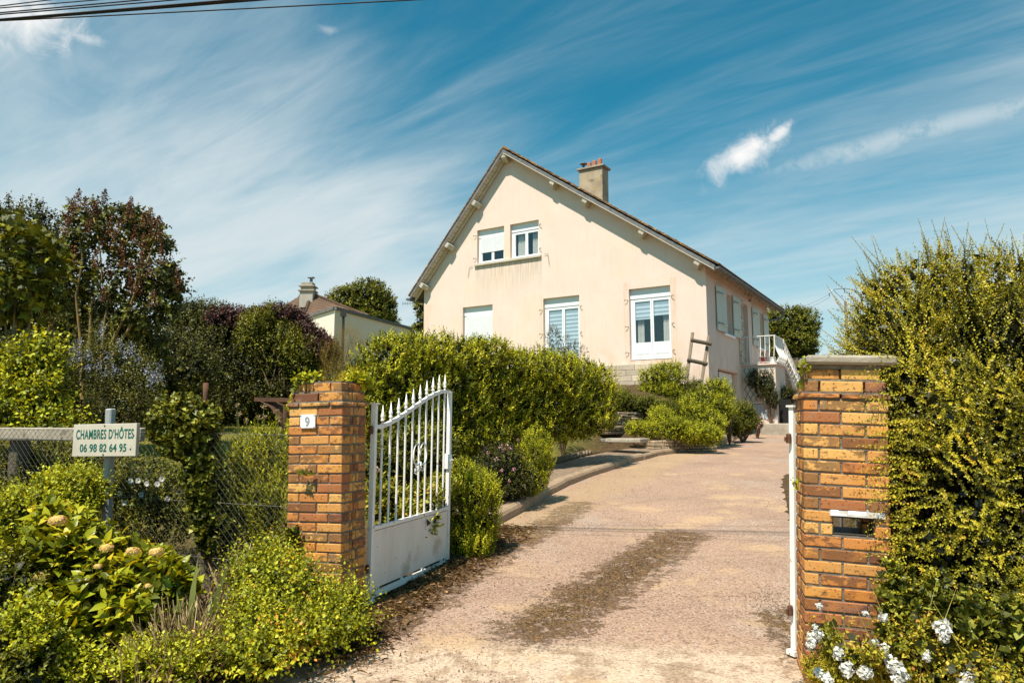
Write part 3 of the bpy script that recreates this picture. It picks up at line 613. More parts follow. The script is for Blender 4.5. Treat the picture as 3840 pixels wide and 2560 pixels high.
TR = math.radians(15)
rp = Vector((1.446, 3.60, 0)); rp.z = float(zr(3.6))-.06
W2 = .392
o, z2 = pier(tuple(rp), -TR, math.radians(2.3), W2, .32, 27, [.186, .23], [.074, .23, .107], 'right brick gate pier with the letterbox slot and concrete cap, half under the hedge', hole=(.132, .325, .815, .895), top_small=True)
RP = o
mb = MB(); mb.bbox(.015, .44, -.01, .32, z2+.012, z2+.060, .012, j=.003); mb.build('cap', CONC, o, False)
mb = MB(); mb.box(.04, .37, .03, .27, z2-.01, z2+.011); mb.build('mortar_bed', MORTAR, o)
SLOT = pbr('slot_flap', (.62, .60, .58), (.40, .30, .22), 9, .25, .02, metal=.3)
mb = MB(); Mx = Matrix.Translation((0, -.006, .900))@Matrix.Rotation(math.radians(-28), 4, 'X'); mb.box(.118, .370, -.004, 0, 0, .048, Mx); fl = mb.build('letterbox_flap', SLOT, o)
mb = MB(); mb.box(.126, .160, -.0055, -.0042, .012, .040, Mx); mb.box(.205, .285, -.0055, -.0042, .012, .040, Mx); mb.box(.126, .196, -.0055, -.0042, .003, .009, Mx); mb.build('paper_label', WHITE, fl)
INT = pbr('letterbox_tin', (.10, .09, .08), (.06, .05, .045), 6, .6, 0, metal=.4)
mb = MB(); mb.box(.1335, .1365, .012, .28, .812, .894); mb.box(.3205, .3235, .012, .28, .812, .894); mb.box(.137, .32, .012, .28, .8115, .8145); mb.box(.137, .32, .012, .28, .892, .8945); mb.build('letterbox', INT, o)

# ------------------------------------------------------------ gates
def gate(loc, az, L, label, lean=0.0, roll=0.0):
    o = empty('gate', loc, 0, label, 'gate', 'white metal gate leaves'); o.rotation_euler = (Matrix.Rotation(roll, 4, 'Y')@Matrix.Rotation(PI/2-az, 4, 'Z')@Matrix.Rotation(lean, 4, 'X')).to_euler()
    # local x along the leaf from the hinge
    f = MB(); s = .034
    f.box(0, s, -.017, .017, 0, 1.325); f.box(L-s, L, -.017, .017, 0, 1.475)
    f.box(s, L-s, -.016, .016, .0, s); f.box(s, L-s, -.014, .014, .455, .455+.026)
    f.box(-.01, .045, -.028, .028, 1.325, 1.336); f.box(-.02, .05, -.03, .03, -.03, -.004)
    def curve(x):
        k = np.clip((x-s)/(L-2*s), 0, 1); return 1.168+.300*float(ss(k, .02, .90)*.55+np.clip((k-.06)/.84, 0, 1)*.45)
    xs = np.linspace(s, L-s, 26)
    for a, b in zip(xs[:-1], xs[1:]):
        ga, gb = curve(a), curve(b); f._add([(a, -.013, ga-.014), (b, -.013, gb-.014), (b, -.013, gb+.014), (a, -.013, ga+.014), (a, .013, ga-.014), (b, .013, gb-.014), (b, .013, gb+.014), (a, .013, ga+.014)], [(0, 1, 2, 3), (4, 5, 6, 7), (3, 2, 6, 7), (0, 1, 5, 4)])
    for x in np.linspace(.13, L-.13, 4): f.box(x-.006, x+.006, -.01, .01, s, s+.024)
    f.build('frame', GATEW, o)
    p = MB(); p.box(s+.006, L-s-.006, -.006, .006, .058, .447); p.build('panel', PANELW, o)
    for k in range(10):
        x = s+(L-2*s)*(k+.85)/10.6; zt = curve(x)+.045
        b = MB(); b.lathe([(.0085, .481), (.0085, zt)], (x, 0, 0), 8); b.build('bar', GATEW, o)
        h = MB(); h.lathe([(.009, 0), (.015, .004), (.015, .010), (.009, .014), (.013, .026), (.016, .040), (.010, .055), (.0015, .118)], (x, 0, zt-.012), 8); h.build('finial', GATEW, o, True)
    for zz in (.18, 1.12): hb_ = MB(); hb_.lathe([(.014, 0), (.014, .05), (.009, .055)], (-.018, 0, zz), 8); hb_.box(-.045, -.015, -.006, .006, zz+.01, zz+.035); hb_.build('hinge', RUST, o)
    lk = MB(); lk.bbox(L-.052, L+.004, -.026, .026, .80, .93, .004); lk.tube([(L-.03, -.028, .88), (L-.03, -.055, .88), (L-.10, -.055, .88)], .006, 6); lk.build('latch', GATEW, o)
    sc = MB(); cx, cz = L*.55, .93
    for sg in (-1, 1):
        pts = [(cx+sg*(.055+.06*math.cos(q)), -.012, cz+.085*math.sin(q)+.02) for q in np.linspace(PI*1.05, -PI*.75, 18)]
        sc.tube([(cx+sg*.012, -.012, cz-.07)]+pts[::-1], .006, 6)
        sc.tube([(cx+sg*(.012+.03*(1-math.cos(q))), -.012, cz-.075-.035*math.sin(q)) for q in np.linspace(0, PI*1.3, 10)], .005, 6)
    sc.build('scroll', GATEW, o, True)
    return o
gx, gy = -.985, 4.90
G1 = gate((gx, gy, float(zr(gy))+.055), TH, 1.32, 'open white metal gate leaf with spiked bars beside the left brick pier', lean=math.radians(.5))
# second leaf folded back behind the right pier: nearly edge on
az2 = math.radians(68)
G2 = gate((1.545, 3.985, float(zr(3.98))+.055), az2, 1.32, 'white metal gate leaf folded back, only its hinge post showing beside the right brick pier', roll=math.radians(2.2))

# ------------------------------------------------------------ the house
YAW = -.5574; HB = Vector((6.3432, 22.3, 0)); house = empty('house', HB, YAW, 'large cream rendered house with a steep gable, chimney and green shutters', 'house')
OV = .38
AX, AZ = -7.64, 11.83; RU, RZ = 0.0, 6.52; LU, LZ = -11.80, 6.98
sR = (AZ-RZ)/(RU-AX); sL = (AZ-LZ)/(AX-LU); WL = 9.25
def rz_(u): return AZ-(u-AX)*sR if u > AX else AZ-(AX-u)*sL
def polywall(mb, outer, holes, yf, depth, axis='x', into=1):
    """outer / holes in 2-D (a,z); plane at yf; reveals go depth inward"""
    def P3(a, z, y): return (a, y, z) if axis == 'x' else (y, a, z)
    polys = [[Vector((a, z, 0)) for a, z in outer]]+[[Vector((a, z, 0)) for a, z in ((h[0], h[2]), (h[1], h[2]), (h[1], h[3]), (h[0], h[3]))] for h in holes]
    flat = [p for q in polys for p in q]; tris = tessellate_polygon(polys)
    mb._add([P3(p.x, p.y, yf) for p in flat], [tuple(tr) for tr in tris])
    for h in holes:
        y1 = yf+depth*into; c = ((h[0], h[2]), (h[1], h[2]), (h[1], h[3]), (h[0], h[3]))
        for i in range(4):
            a, b = c[i], c[(i+1) % 4]; mb._add([P3(*a, yf), P3(*b, yf), P3(*b, y1), P3(*a, y1)], [(0, 1, 2, 3)])
GH = [(-2.69, -1.21, 3.49, 5.94), (-6.10, -4.61, 3.55, 5.94), (-9.80, -8.37, 3.9, 5.94), (-9.12, -7.84, 7.63, 9.01), (-7.56, -6.28, 7.63, 9.01)]
SH = [(1.95, 3.15, 4.45, 5.94), (4.76, 5.62, 3.52, 5.94), (7.02, 8.15, 4.43, 5.94), (1.05, 3.72, 1.0, 3.15)]
mb = MB()
polywall(mb, [(LU, .2), (RU, .2), (RU, RZ), (AX, AZ), (LU, LZ)], GH, 0, .21)
polywall(mb, [(0, .2), (WL, .2), (WL, RZ), (0, RZ)], SH, 0, .30, 'y', -1)
mb._add([(LU, 0, .2), (LU, WL, .2), (LU, WL, LZ), (LU, 0, LZ), (RU, WL, .2), (RU, WL, RZ), (AX, WL, AZ)], [(0, 1, 2, 3), (1, 4, 5, 6, 2)])
wall = mb.build('wall', RENDER, house)
# bond marks: slight patch where an opening was widened
# interior blackout boxes behind openings
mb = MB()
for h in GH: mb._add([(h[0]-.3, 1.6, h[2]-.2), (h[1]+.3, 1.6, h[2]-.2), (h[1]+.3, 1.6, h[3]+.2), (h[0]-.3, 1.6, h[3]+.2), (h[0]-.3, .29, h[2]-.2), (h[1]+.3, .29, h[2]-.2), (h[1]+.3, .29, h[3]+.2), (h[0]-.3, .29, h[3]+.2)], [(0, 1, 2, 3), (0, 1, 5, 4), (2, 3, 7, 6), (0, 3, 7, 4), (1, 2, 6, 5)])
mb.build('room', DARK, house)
def gwindow(h, kind):
    a0, a1, z0, z1 = h; y = .135; y1 = .205; box = .34 if kind in ('door', 'mid', 'low') else .30
    f = MB(); fr = .05; zt = z1-box
    f.box(a0+.002, a1-.002, y-.01, y1, zt, z1-.002)            # roller casing
    f.box(a0+.002, a0+fr+.06, y+.01, y1, z0+.002, zt-.002); f.box(a1-fr-.0, a1-.002, y+.01, y1, z0+.002, zt-.002)
    f.box(a0+fr+.0605, a1-fr-.001, y+.012, y1, zt-.05, zt-.003); f.box(a0+fr+.0605, a1-fr-.001, y+.012, y1, z0+.002, z0+.055)
    mid = (a0+a1+.06)/2; s = .055; L0, L1 = a0+fr+.062, a1-fr-.002; zb, zz1 = z0+.058, zt-.053
    sashes = []
    for (q0, q1) in ((L0, mid-.004), (mid+.004, L1)):
        lo = zb+(.52 if kind == 'door' else s)
        f.box(q0, q0+s, y-.0, y1-.02, zb, zz1); f.box(q1-s, q1, y-.0, y1-.02, zb, zz1)
        f.box(q0+s+.0005, q1-s-.0005, y+.001, y1-.021, zz1-s, zz1); f.box(q0+s+.0005, q1-s-.0005, y+.001, y1-.021, zb, lo)
        if kind == 'door':
            f.box(q0+s+.03, q1-s-.03, y-.008, y, zb+.11, zb+.36); f.box(q0+s+.06, q1-s-.06, y-.014, y-.0085, zb+.14, zb+.33)
            f.box(q0+s+.03, q1-s-.03, y-.004, y-.0002, zb+.03, zb+.08)
        sashes.append((q0+s, q1-s, lo, zz1-s))
    w_ = f.build('french_window' if kind == 'door' else 'window', WHITE, house)
    if kind != 'low':
        for (q0, q1, b0, b1) in sashes:
            g_ = MB(); g_._add([(q0, y+.03, b0), (q1, y+.03, b0), (q1, y+.03, b1), (q0, y+.03, b1)], [(0, 1, 2, 3)]); g_.build('pane', GLASS, w_)
    if kind in ('low', 'upL'):
        zlow = z0+.02 if kind == 'low' else z0+.42
        r = MB(); n = int((zt-.004-zlow)/.042)
        for k in range(n): zz = zt-.004-(k+1)*.042; r.bbox(a0+fr+.055, a1-.03, y-.022, y-.008, zz+.003, zz+.0405, .005)
        r.build('roller_shutter', WHITE, w_)
    # striped day and night blind
    if kind in ('door', 'mid'):
        for q, (q0, q1, b0, b1) in enumerate(sashes):
            bl = MB(); bd = MB(); zlow = b1-(.62 if q == 0 else .52) if kind == 'door' else b0; z = b1; k = 0
            while z > zlow:
                hh = min((.095, .05)[k % 2], z-zlow); (bl if k % 2 == 0 else bd).box(q0+.008, q1-.008, y+.045, y+.048, z-hh, z); z -= hh; k += 1
            o_ = bl.build('blind', BLIND, w_); bd.build('sheer_band', BLINDD, w_)
    if kind in ('door', 'upR'):
        c = MB()
        spans = ((sashes[0][0]+.02, sashes[0][0]+.27), (sashes[1][1]-.26, sashes[1][1]+.02)) if kind == 'door' else ((sashes[0][0]+.02, sashes[0][1]), (sashes[1][0]+.12, sashes[1][1]))
        for c0, c1 in spans:
            n = 26; vs = []
            for i in range(n+1):
                x = c0+(c1-c0)*i/n; yy = y+.16+.03*math.sin(i*1.35)+.012*math.sin(i*3.1); vs += [(x, yy, z0+.06), (x, yy, zt-.03)]
            c._add(vs, [(2*i, 2*i+2, 2*i+3, 2*i+1) for i in range(n)])
        c.build('curtain', CLOTH, w_, True)
    return w_
for h, k in zip(GH, ('door', 'mid', 'low', 'upL', 'upR')): gwindow(h, k)
mb = MB(); mb.bbox(-9.22, -6.16, -.09, .13, 7.535, 7.625, .012, j=.004); mb.build('sill', pbr('sill_stone', (.60, .54, .46), (.46, .40, .32), 6, .9, .5), house)
mb = MB(); mb.box(-2.67, -1.23, -.015, .14, 3.47, 3.488); mb.build('threshold', WHITE, house)
# old shutter hinge pins left in the wall
def pins(lst, m=RUST):
    for (u, z, d) in lst:
        mb = MB(); mb.tube([(u, -.004, z), (u+.05*d, -.07, z+.005), (u+.09*d, -.08, z+.03), (u+.10*d, -.08, z-.03)], .010, 5); mb.build('hinge_pin', m, house)
pins([(-2.72, 5.55, -1), (-2.72, 4.62, -1), (-2.72, 3.72, -1), (-1.18, 5.55, 1), (-1.18, 4.62, 1), (-1.18, 3.72, 1), (-6.13, 5.5, -1), (-6.13, 4.6, -1), (-4.58, 5.5, 1), (-4.58, 4.55, 1), (-6.25, 8.78, 1), (-6.25, 7.85, 1), (-9.15, 8.78, -1), (-9.15, 7.85, -1)])
for (u, z, d) in ((-6.02, 7.62, 1), (-9.32, 7.55, -1)): mb = MB(); mb.tube([(u, -.03, z), (u+.14*d, -.04, z+.0), (u+.20*d, -.04, z-.35), (u+.20*d, -.045, z-.42)], .007, 5); mb.build('shutter_stay', RUST, house)
# drip marks / base of pale stone blocks under the gable
mb = MB(); z = 2.35
for r in range(5):
    x = -5.9+(.2 if r % 2 else 0)
    while x < -1.1:
        L = random.uniform(.5, .8); mb.bbox(x, min(x+L-.012, -1.1), -.20+r*.02, -.02, z, z+.185, .010, a=random.random(), j=.004); x += L
    z += .195
o = mb.build('stone_plinth', STONEL, house)
# stone quoin strip on the side wall
mb = MB(); z = 3.52; k = 0
while z < 6.0:
    hh = random.uniform(.08, .16); x = 4.03
    while x < 4.72:
        L = random.uniform(.16, .36); x1 = min(x+L, 4.73); mb.bbox(.002, .035+random.uniform(0, .02), x, x1-.012, z, min(z+hh-.012, 6.02), .008, a=random.random(), j=.004); x = x1
    z += hh
mb.build('stone_facing', STONEL, house)
# side windows, shutters, door
def swindow(h, sill=True):
    a0, a1, z0, z1 = h; f = MB(); x = -.24
    f.box(x, x+.05, a0+.002, a0+.06, z0, z1-.01); f.box(x, x+.05, a1-.06, a1-.002, z0, z1-.01); f.box(x, x+.05, a0+.061, a1-.061, z1-.07, z1-.01); f.box(x, x+.05, a0+.061, a1-.061, z0, z0+.07)
    m_ = (a0+a1)/2; f.box(x+.002, x+.054, m_-.04, m_+.04, z0+.071, z1-.071); w_ = f.build('window', WHITE, house)
    g_ = MB(); g_.box(x+.02, x+.026, a0+.06, m_-.04, z0+.07, z1-.07); g_.build('pane', GLASS, w_); g_ = MB(); g_.box(x+.02, x+.026, m_+.04, a1-.06, z0+.07, z1-.07); g_.build('pane', GLASS, w_)
    b = MB(); b.bbox(-.18, .09, a0-.12, a1+.12, z0-.085, z0-.003, .01); b.build('window_sill', WHITE, house)
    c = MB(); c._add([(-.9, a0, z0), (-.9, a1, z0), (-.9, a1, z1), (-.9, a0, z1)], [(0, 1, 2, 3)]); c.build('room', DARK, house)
swindow(SH[0]); swindow(SH[2])
def shutter(w0, w1, z0, z1, tilt):
    mb = MB(); n = 6; L = w1-w0
    M = Matrix.Translation((.045, w0, 0))@Matrix.Rotation(tilt, 4, 'Z')
    for k in range(n): mb.bbox(-.015, .015, L*k/n+.002, L*(k+1)/n-.002, z0, z1, .004, M)
    for zz in (z0+.2, z1-.28): mb.box(.0155, .04, .03, L-.03, zz, zz+.09, M)
    sh = mb.build('shutter', SHUT, house)
    for zz in (z0+.22, z1-.26): ir = MB(); ir.box(.041, .046, -.02, L*.6, zz+.02, zz+.05, M); ir.build('hinge_strap', IRON, sh)
shutter(1.04, 1.92, 4.44, 5.97, math.radians(-6)); shutter(3.20, 4.02, 4.46, 5.97, math.radians(-4)); shutter(6.22, 6.98, 4.42, 5.96, math.radians(-7)); shutter(8.20, 8.95, 4.42, 5.96, math.radians(-3))
DOORM = pbr('brown_door', (.10, .055, .035), (.06, .035, .025), 5, .6, .2)
mb = MB(); mb.box(-.26, -.21, 4.77, 5.61, 3.53, 5.93); d_ = mb.build('door', DOORM, house); mb = MB(); mb.lathe([(.02, 0), (.025, .03), (.012, .05)], M=Matrix.Translation((-.21, 5.48, 4.5))@Matrix.Rotation(PI/2, 4, 'Y'), n=8); mb.build('handle', IRON, d_)
# garage opening with one white leaf
mb = MB()
for k in range(8): mb.bbox(-.24, -.20, 1.95+k*.21, 1.95+k*.21+.2, 1.0, 3.11, .006)
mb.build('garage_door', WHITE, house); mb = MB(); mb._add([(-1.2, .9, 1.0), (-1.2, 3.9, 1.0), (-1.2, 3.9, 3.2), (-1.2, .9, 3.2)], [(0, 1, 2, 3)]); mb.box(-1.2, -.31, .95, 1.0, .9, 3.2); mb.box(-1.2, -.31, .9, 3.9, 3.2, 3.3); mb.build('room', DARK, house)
# lantern under the eave
mb = MB(); mb.tube([(.0, 5.2, 6.32), (.12, 5.2, 6.40), (.2, 5.2, 6.34)], .012, 6); mb.lathe([(.02, .10), (.09, .06), (.085, .05), (.03, .05)], (.2, 5.2, 6.22), 6); mb.lathe([(.05, -.16), (.055, -.15), (.03, -.19)], (.2, 5.2, 6.22), 6)
for q in range(4): a = q*PI/2+.6; mb.tube([(.2+.075*math.cos(a), 5.2+.075*math.sin(a), 6.27), (.2+.05*math.cos(a), 5.2+.05*math.sin(a), 6.07)], .006, 4)
mb.build('wall_lantern', IRON, house)
# roof: tile courses, verge boards, soffit, purlin ends, gutter
tl = MB(); Y0, Y1 = -OV, WL+.95
def slope(u0, z0, sgn, run, sl):
    L = run*math.sqrt(1+sl*sl); ang = math.atan(sl); n = int(L/.155)
    for k in range(n+1):
        s0 = k*.155; cu, cz = s0*math.cos(ang), -s0*math.sin(ang)
        for seg in range(4):
            ya, yb = ((Y0-.03, Y0+.20), (Y0+.202, Y0+.42), (Y0+.422, Y1-.3), (Y1-.298, Y1))[seg]
            ja = random.uniform(-.006, .010) if seg != 2 else 0; jl = random.uniform(-.012, .012) if seg != 2 else 0
            M = Matrix.Translation((u0+sgn*cu, 0, z0+cz+.175+ja))@Matrix.Rotation(sgn*(ang-.05), 4, 'Y')
            x0, x1 = (-.02, .20+jl) if sgn > 0 else (-.20-jl, .02)
            tl.bbox(x0, x1, ya, yb, 0, .062, .010, M, a=random.random())
slope(AX, AZ, 1, .42-AX, sR); slope(AX, AZ, -1, AX+12.28, sL)
for k in range(32): tl.lathe([(.10, 0), (.09, .32)], n=8, a=random.random(), M=Matrix.Translation((AX, Y0+k*.33, AZ+.16))@Matrix.Rotation(-PI/2+.03, 4, 'X'))
roof = tl.build('roof', TILE, house)
def slab(name, ua, za, ub, zb, t0, t1, y0, y1, m, par, j=0):
    mb = MB(); mb._add([(u, y, z+tt) for (u, z) in ((ua, za), (ub, zb)) for y in (y0, y1) for tt in (t0, t1)], [(0, 1, 3, 2), (4, 6, 7, 5), (0, 4, 5, 1), (2, 3, 7, 6), (0, 2, 6, 4), (1, 5, 7, 3)]); return mb.build(name, m, par)
slab('verge_board', AX, AZ, .40, AZ-(.40-AX)*sR, -.02, .11, Y0-.012, Y0+.012, GREYW, roof)
slab('verge_board', AX, AZ, -12.22, AZ-(AX+12.22)*sL, -.02, .15, Y0-.012, Y0+.012, GREYW, roof)
slab('verge_trim', AX, AZ, .40, AZ-(.40-AX)*sR, -.05, -.0205, Y0-.03, Y0+.02, WEATHW, roof)
slab('roof_deck', AX, AZ, .42, AZ-(.42-AX)*sR, .06, .13, Y0+.013, Y1-.03, GREYW, roof)
slab('roof_deck', AX, AZ, -12.26, AZ-(AX+12.26)*sL, .06, .13, Y0+.013, Y1-.03, GREYW, roof)
# soffit boards
def soffit(u0, z0, sgn, run, sl):
    L = run*math.sqrt(1+sl*sl); ang = math.atan(sl); n = int(L/.145); mb = MB()
    for k in range(n):
        s0 = k*.145; M = Matrix.Translation((u0+sgn*s0*math.cos(ang), 0, z0-s0*math.sin(ang)+.012+(k % 2)*.006))@Matrix.Rotation(sgn*ang, 4, 'Y')
        x0, x1 = (.004, .137) if sgn > 0 else (-.137, -.004); mb.box(x0, x1, Y0+.014, -.002, 0, .03, M)
    mb.build('soffit', SOFF, roof)
soffit(AX, AZ, 1, .40-AX, sR); soffit(AX, AZ, -1, AX+12.2, sL)
slab('verge_rafter', AX, AZ, -12.2, AZ-(AX+12.2)*sL, -.12, .01, -.13, -.06, SOFF, roof)
# eave soffit along the long side
mb = MB()
for k in range(34): y = -.3+k*.31; mb._add([(0.001, y, RZ-.0+.03), (.001, y+.295, RZ+.03), (.40, y+.295, RZ-.40*sR+.03), (.40, y, RZ-.40*sR+.03)], [(0, 1, 2, 3)])
mb.build('eave_board', WEATHW, roof)
for k in range(16): y = .1+k*.62; mb = MB(); mb.box(0.002, .36, y, y+.07, -.10, .02, Matrix.Translation((0, 0, RZ))@Matrix.Rotation(math.atan(sR), 4, 'Y')); mb.build('rafter_end', WEATHW, roof)
for u, dn in ((AX, .02), (-5.45, 0), (-4.12, 0), (-2.0, 0), (-.12, 0), (-9.1, 0), (-10.42, 0), (-11.72, 0)):
    sl_ = math.atan(sR) if u > AX+.1 else (-math.atan(sL) if u < AX-.1 else 0); M = Matrix.Translation((u, 0, rz_(u)-.03-dn))@Matrix.Rotation(sl_, 4, 'Y')
    mb = MB(); b0 = -.10; vs = [(x, y, z) for x in (b0, -b0) for (y, z) in ((-OV+.0, 0), (-OV+.01, -.15), (-OV+.14, -.27), (-.001, -.27), (-.001, 0))]
    mb._add([M@Vector(v) for v in vs], [(0, 1, 2, 3, 4), (5, 6, 7, 8, 9)]+[(i, (i+1) % 5, 5+(i+1) % 5, 5+i) for i in range(5)]); mb.build('purlin_end', WEATHW, house)
mb = MB(); gu, gzz = .50, RZ-.42*sR+.06; prof = [(math.cos(q)*.075, math.sin(q)*.075) for q in np.linspace(PI, 2*PI, 9)]
vs = [(gu+a, y, gzz+b+(.02 if y > 3 else 0)) for y in (Y0-.02, Y1+.05) for a, b in prof]
mb._add(vs, [(i, i+1, 10+i, 9+i) for i in range(8)]+[tuple(range(9)), tuple(range(9, 18))])
for k in range(24): y = Y0+.2+k*.43; mb._add([(gu+a*1.06, y+d, gzz+b*1.06) for d in (0, .03) for a, b in prof], [(i, i+1, 10+i, 9+i) for i in range(8)])
mb.build('gutter', ZINC, house)
mb = MB(); mb.tube([(gu, WL+.75, gzz-.06), (gu, WL+.75, gzz-.20), (gu-.08, WL+.6, gzz-.34), (.08, WL+.1, gzz-.46), (-.02, WL+.08, gzz-.55), (-.02, WL+.08, 1.0)], .045, 8); mb.build('downpipe', ZINC, house, True)
mb = MB(); mb.box(-12.42, -12.22, Y0-.05, Y1, AZ-(AX+12.3)*sL+.02, AZ-(AX+12.3)*sL+.10); mb.build('gutter', ZINC, house)
# chimney
ch = MB(); ch.bbox(-5.78, -4.75, 2.5, 3.1, 9.2, 11.62, .012, j=.004); chm = ch.build('chimney', CHIMN, roof)
ch = MB(); ch.bbox(-5.86, -4.66, 2.42, 3.18, 11.62, 11.70, .012, j=.005); ch.build('chimney', CONC, roof).name = 'chimney_cap'
for k, x in enumerate((-5.42, -5.18, -4.94)):
    pt = MB(); pt.lathe([(.095, 0), (.10, .02), (.085, .24+.03*k), (.09, .26+.03*k), (.072, .27+.03*k), (.072, .2)], (x, 2.72, 11.70), 12); pt.build('chimney_pot', TERRA, roof, True)
pt = MB(); pt.lathe([(.05, 0), (.05, .18), (.04, .18)], (-5.68, 2.72, 11.70), 10); pt.lathe([(.155, .26), (.15, .28), (.06, .31), (.01, .33)], (-5.68, 2.72, 11.70), 14)
for q in range(3): a = q*2.1; pt.tube([(-5.68+.05*math.cos(a), 2.72+.05*math.sin(a), 11.84), (-5.68+.06*math.cos(a), 2.72+.06*math.sin(a), 11.97)], .01, 5)
pt.build('flue_cowl', ZINC, roof, True)
# porch terrace with trellis wall, railing and outside stair
PW = 4.42; pu = 1.18; PD = 9.1-PW; PF = 3.52
mb = MB(); polywall(mb, [(0, .5), (pu, .5), (pu, PF-.06), (0, PF-.06)], [(.28, .86, 1.45, 2.05)], PW, .18); mb._add([(pu, PW, .5), (pu, 9.1, .5), (pu, 9.1, PF-.06), (pu, PW, PF-.06)], [(0, 1, 2, 3)])
mb.bbox(-.0, pu+.07, PW-.07, 9.15, PF-.058, PF+.0, .01); mb.build('porch', RENDER, house)
mb = MB()
for k in range(4): mb.bbox(.31+k*.132, .31+k*.132+.128, PW+.08, PW+.11, 1.46, 2.04, .004)
mb.build('basement_shutter', pbr('grey_shutter', (.50, .53, .56), (.44, .47, .50), 4, .7, .1), house)
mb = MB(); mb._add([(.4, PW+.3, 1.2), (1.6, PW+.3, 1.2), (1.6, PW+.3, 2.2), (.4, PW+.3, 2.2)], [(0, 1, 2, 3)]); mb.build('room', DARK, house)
def rail(a, b, drop=0, n=7, nm='railing', bow=(0, -1)):
    mb = MB(); a, b = Vector(a), Vector(b); mb.bar(a, b, .05, .03); d = b-a; lo = .98
    for k in range(n+1):
        p = a+d*k/n; bx, by = bow
        mb.tube([p, p+Vector((0, 0, -.35)), p+Vector((bx*.05, by*.05, -.55)), p+Vector((bx*.14, by*.14, -.78)), p+Vector((bx*.06, by*.06, -.93)), p+Vector((0, 0, -lo))], .012, 5)
    mb.bar(a-Vector((0, 0, lo)), b-Vector((0, 0, lo)), .03, .02); return mb.build(nm, GATEW, house)
RT = PF+1.03
rail((.05, PW-.02, RT), (pu, PW-.02, RT), n=7); rail((pu+.02, PW, RT), (pu+.02, 5.9, RT), n=14, bow=(1, 0))
# stair rail goes down beyond the landing
mb = MB(); a, b = Vector((pu+.02, 6.0, RT)), Vector((pu+.45, 8.8, RT-2.3)); mb.bar(a, b, .05, .04); mb.bar(a-Vector((0, 0, .9)), b-Vector((0, 0, .9)), .05, .04)
for k in range(16): p = a.lerp(b, k/16); mb.tube([p, p+Vector((.04, 0, -.4)), p+Vector((.12, 0, -.7)), p+Vector((0, 0, -.9))], .012, 5)
mb.build('stair_rail', GATEW, house)
mb = MB()
for k in range(12): mb.box(.3, pu, 6.2+k*.27, 6.6+k*.27+.3, .6, PF-.1-k*.2)
mb.build('stair', CONC, house)
mb = MB(); mb.bbox(-.0, 2.0, PW-1.0, PW-.75, .55, 1.42, .02); 
TT = MB(); z0t, z1t = 2.12, 3.38
for s_ in (1, -1):
    for k in range(-4, 10):
        x = k*.2; p0 = (x, z0t); p1 = (x+.72*1, z1t)
        if s_ < 0: p0, p1 = (x+.72, z0t), (x, z1t)
        def clip(p, q):
            (x0, z0), (x1, z1) = p, q; t0, t1 = 0, 1; dx = x1-x0
            for lim, sg in ((.05, 1), (1.12, -1)):
                f0 = sg*(x0-lim); f1 = sg*(x1-lim)
                if f0 < 0 and f1 < 0: return None
                if f0 < 0: t0 = max(t0, f0/(f0-f1))
                if f1 < 0: t1 = min(t1, f0/(f0-f1))
            return ((x0+dx*t0, z0+(z1-z0)*t0), (x0+dx*t1, z0+(z1-z0)*t1)) if t1 > t0 else None
        c = clip(p0, p1)
        if c: TT.bar((c[0][0], PW-.03-.006*(s_+1), c[0][1]), (c[1][0], PW-.03-.006*(s_+1), c[1][1]), .008, .022)
o = TT.build('trellis', TREL, house)
# low concrete planter edge by the porch
def H2W(u, w_, z): M = Matrix.Translation(HB)@Matrix.Rotation(YAW, 4, 'Z'); return M@Vector((u, w_, z))
# climbing plant on the trellis
bl = [(*H2W(.45, PW-.14, 2.95), .28, .15, .36), (*H2W(.8, PW-.14, 2.85), .35, .16, .45), (*H2W(1.05, PW-.16, 2.3), .28, .18, .5), (*H2W(.7, PW-.14, 2.5), .25, .14, .3)]
shrub('climbing_plant', tuple(H2W(1.0, PW-.15, 1.2)), bl, G_DARK, 'dark climber sprawling over the green trellis on the porch wall', 'climber', n=700, nl=7, sl=.16, ll=.05, lw=.03, core=500, lumps=6, nst=10, r0=.012)
# ladder
L0, L1_ = at(1572, 880, 21.2), at(1606, 880, 21.0); T0, T1 = at(1591, 764, 21.6), at(1628, 772, 21.4)
for p in (L0, L1_): p.z -= .35
ld = empty('ladder', L0, 0, 'old grey wooden ladder with two round rungs leaning at the corner of the house', 'ladder')
for a, b in ((L0, T0), (L1_, T1)): mb = MB(); mb.tube([a-L0, b-L0], .05, 8); mb.build('rail', WOODG, ld, True)
for va, vb in (((1588, 781), (1634, 790)), ((1579, 826), (1625, 836))): mb = MB(); a, b = at(*va, 21.38), at(*vb, 21.12); mb.tube([a-L0, b-L0], .06, 8); mb.build('rung', WOODG, ld, True)
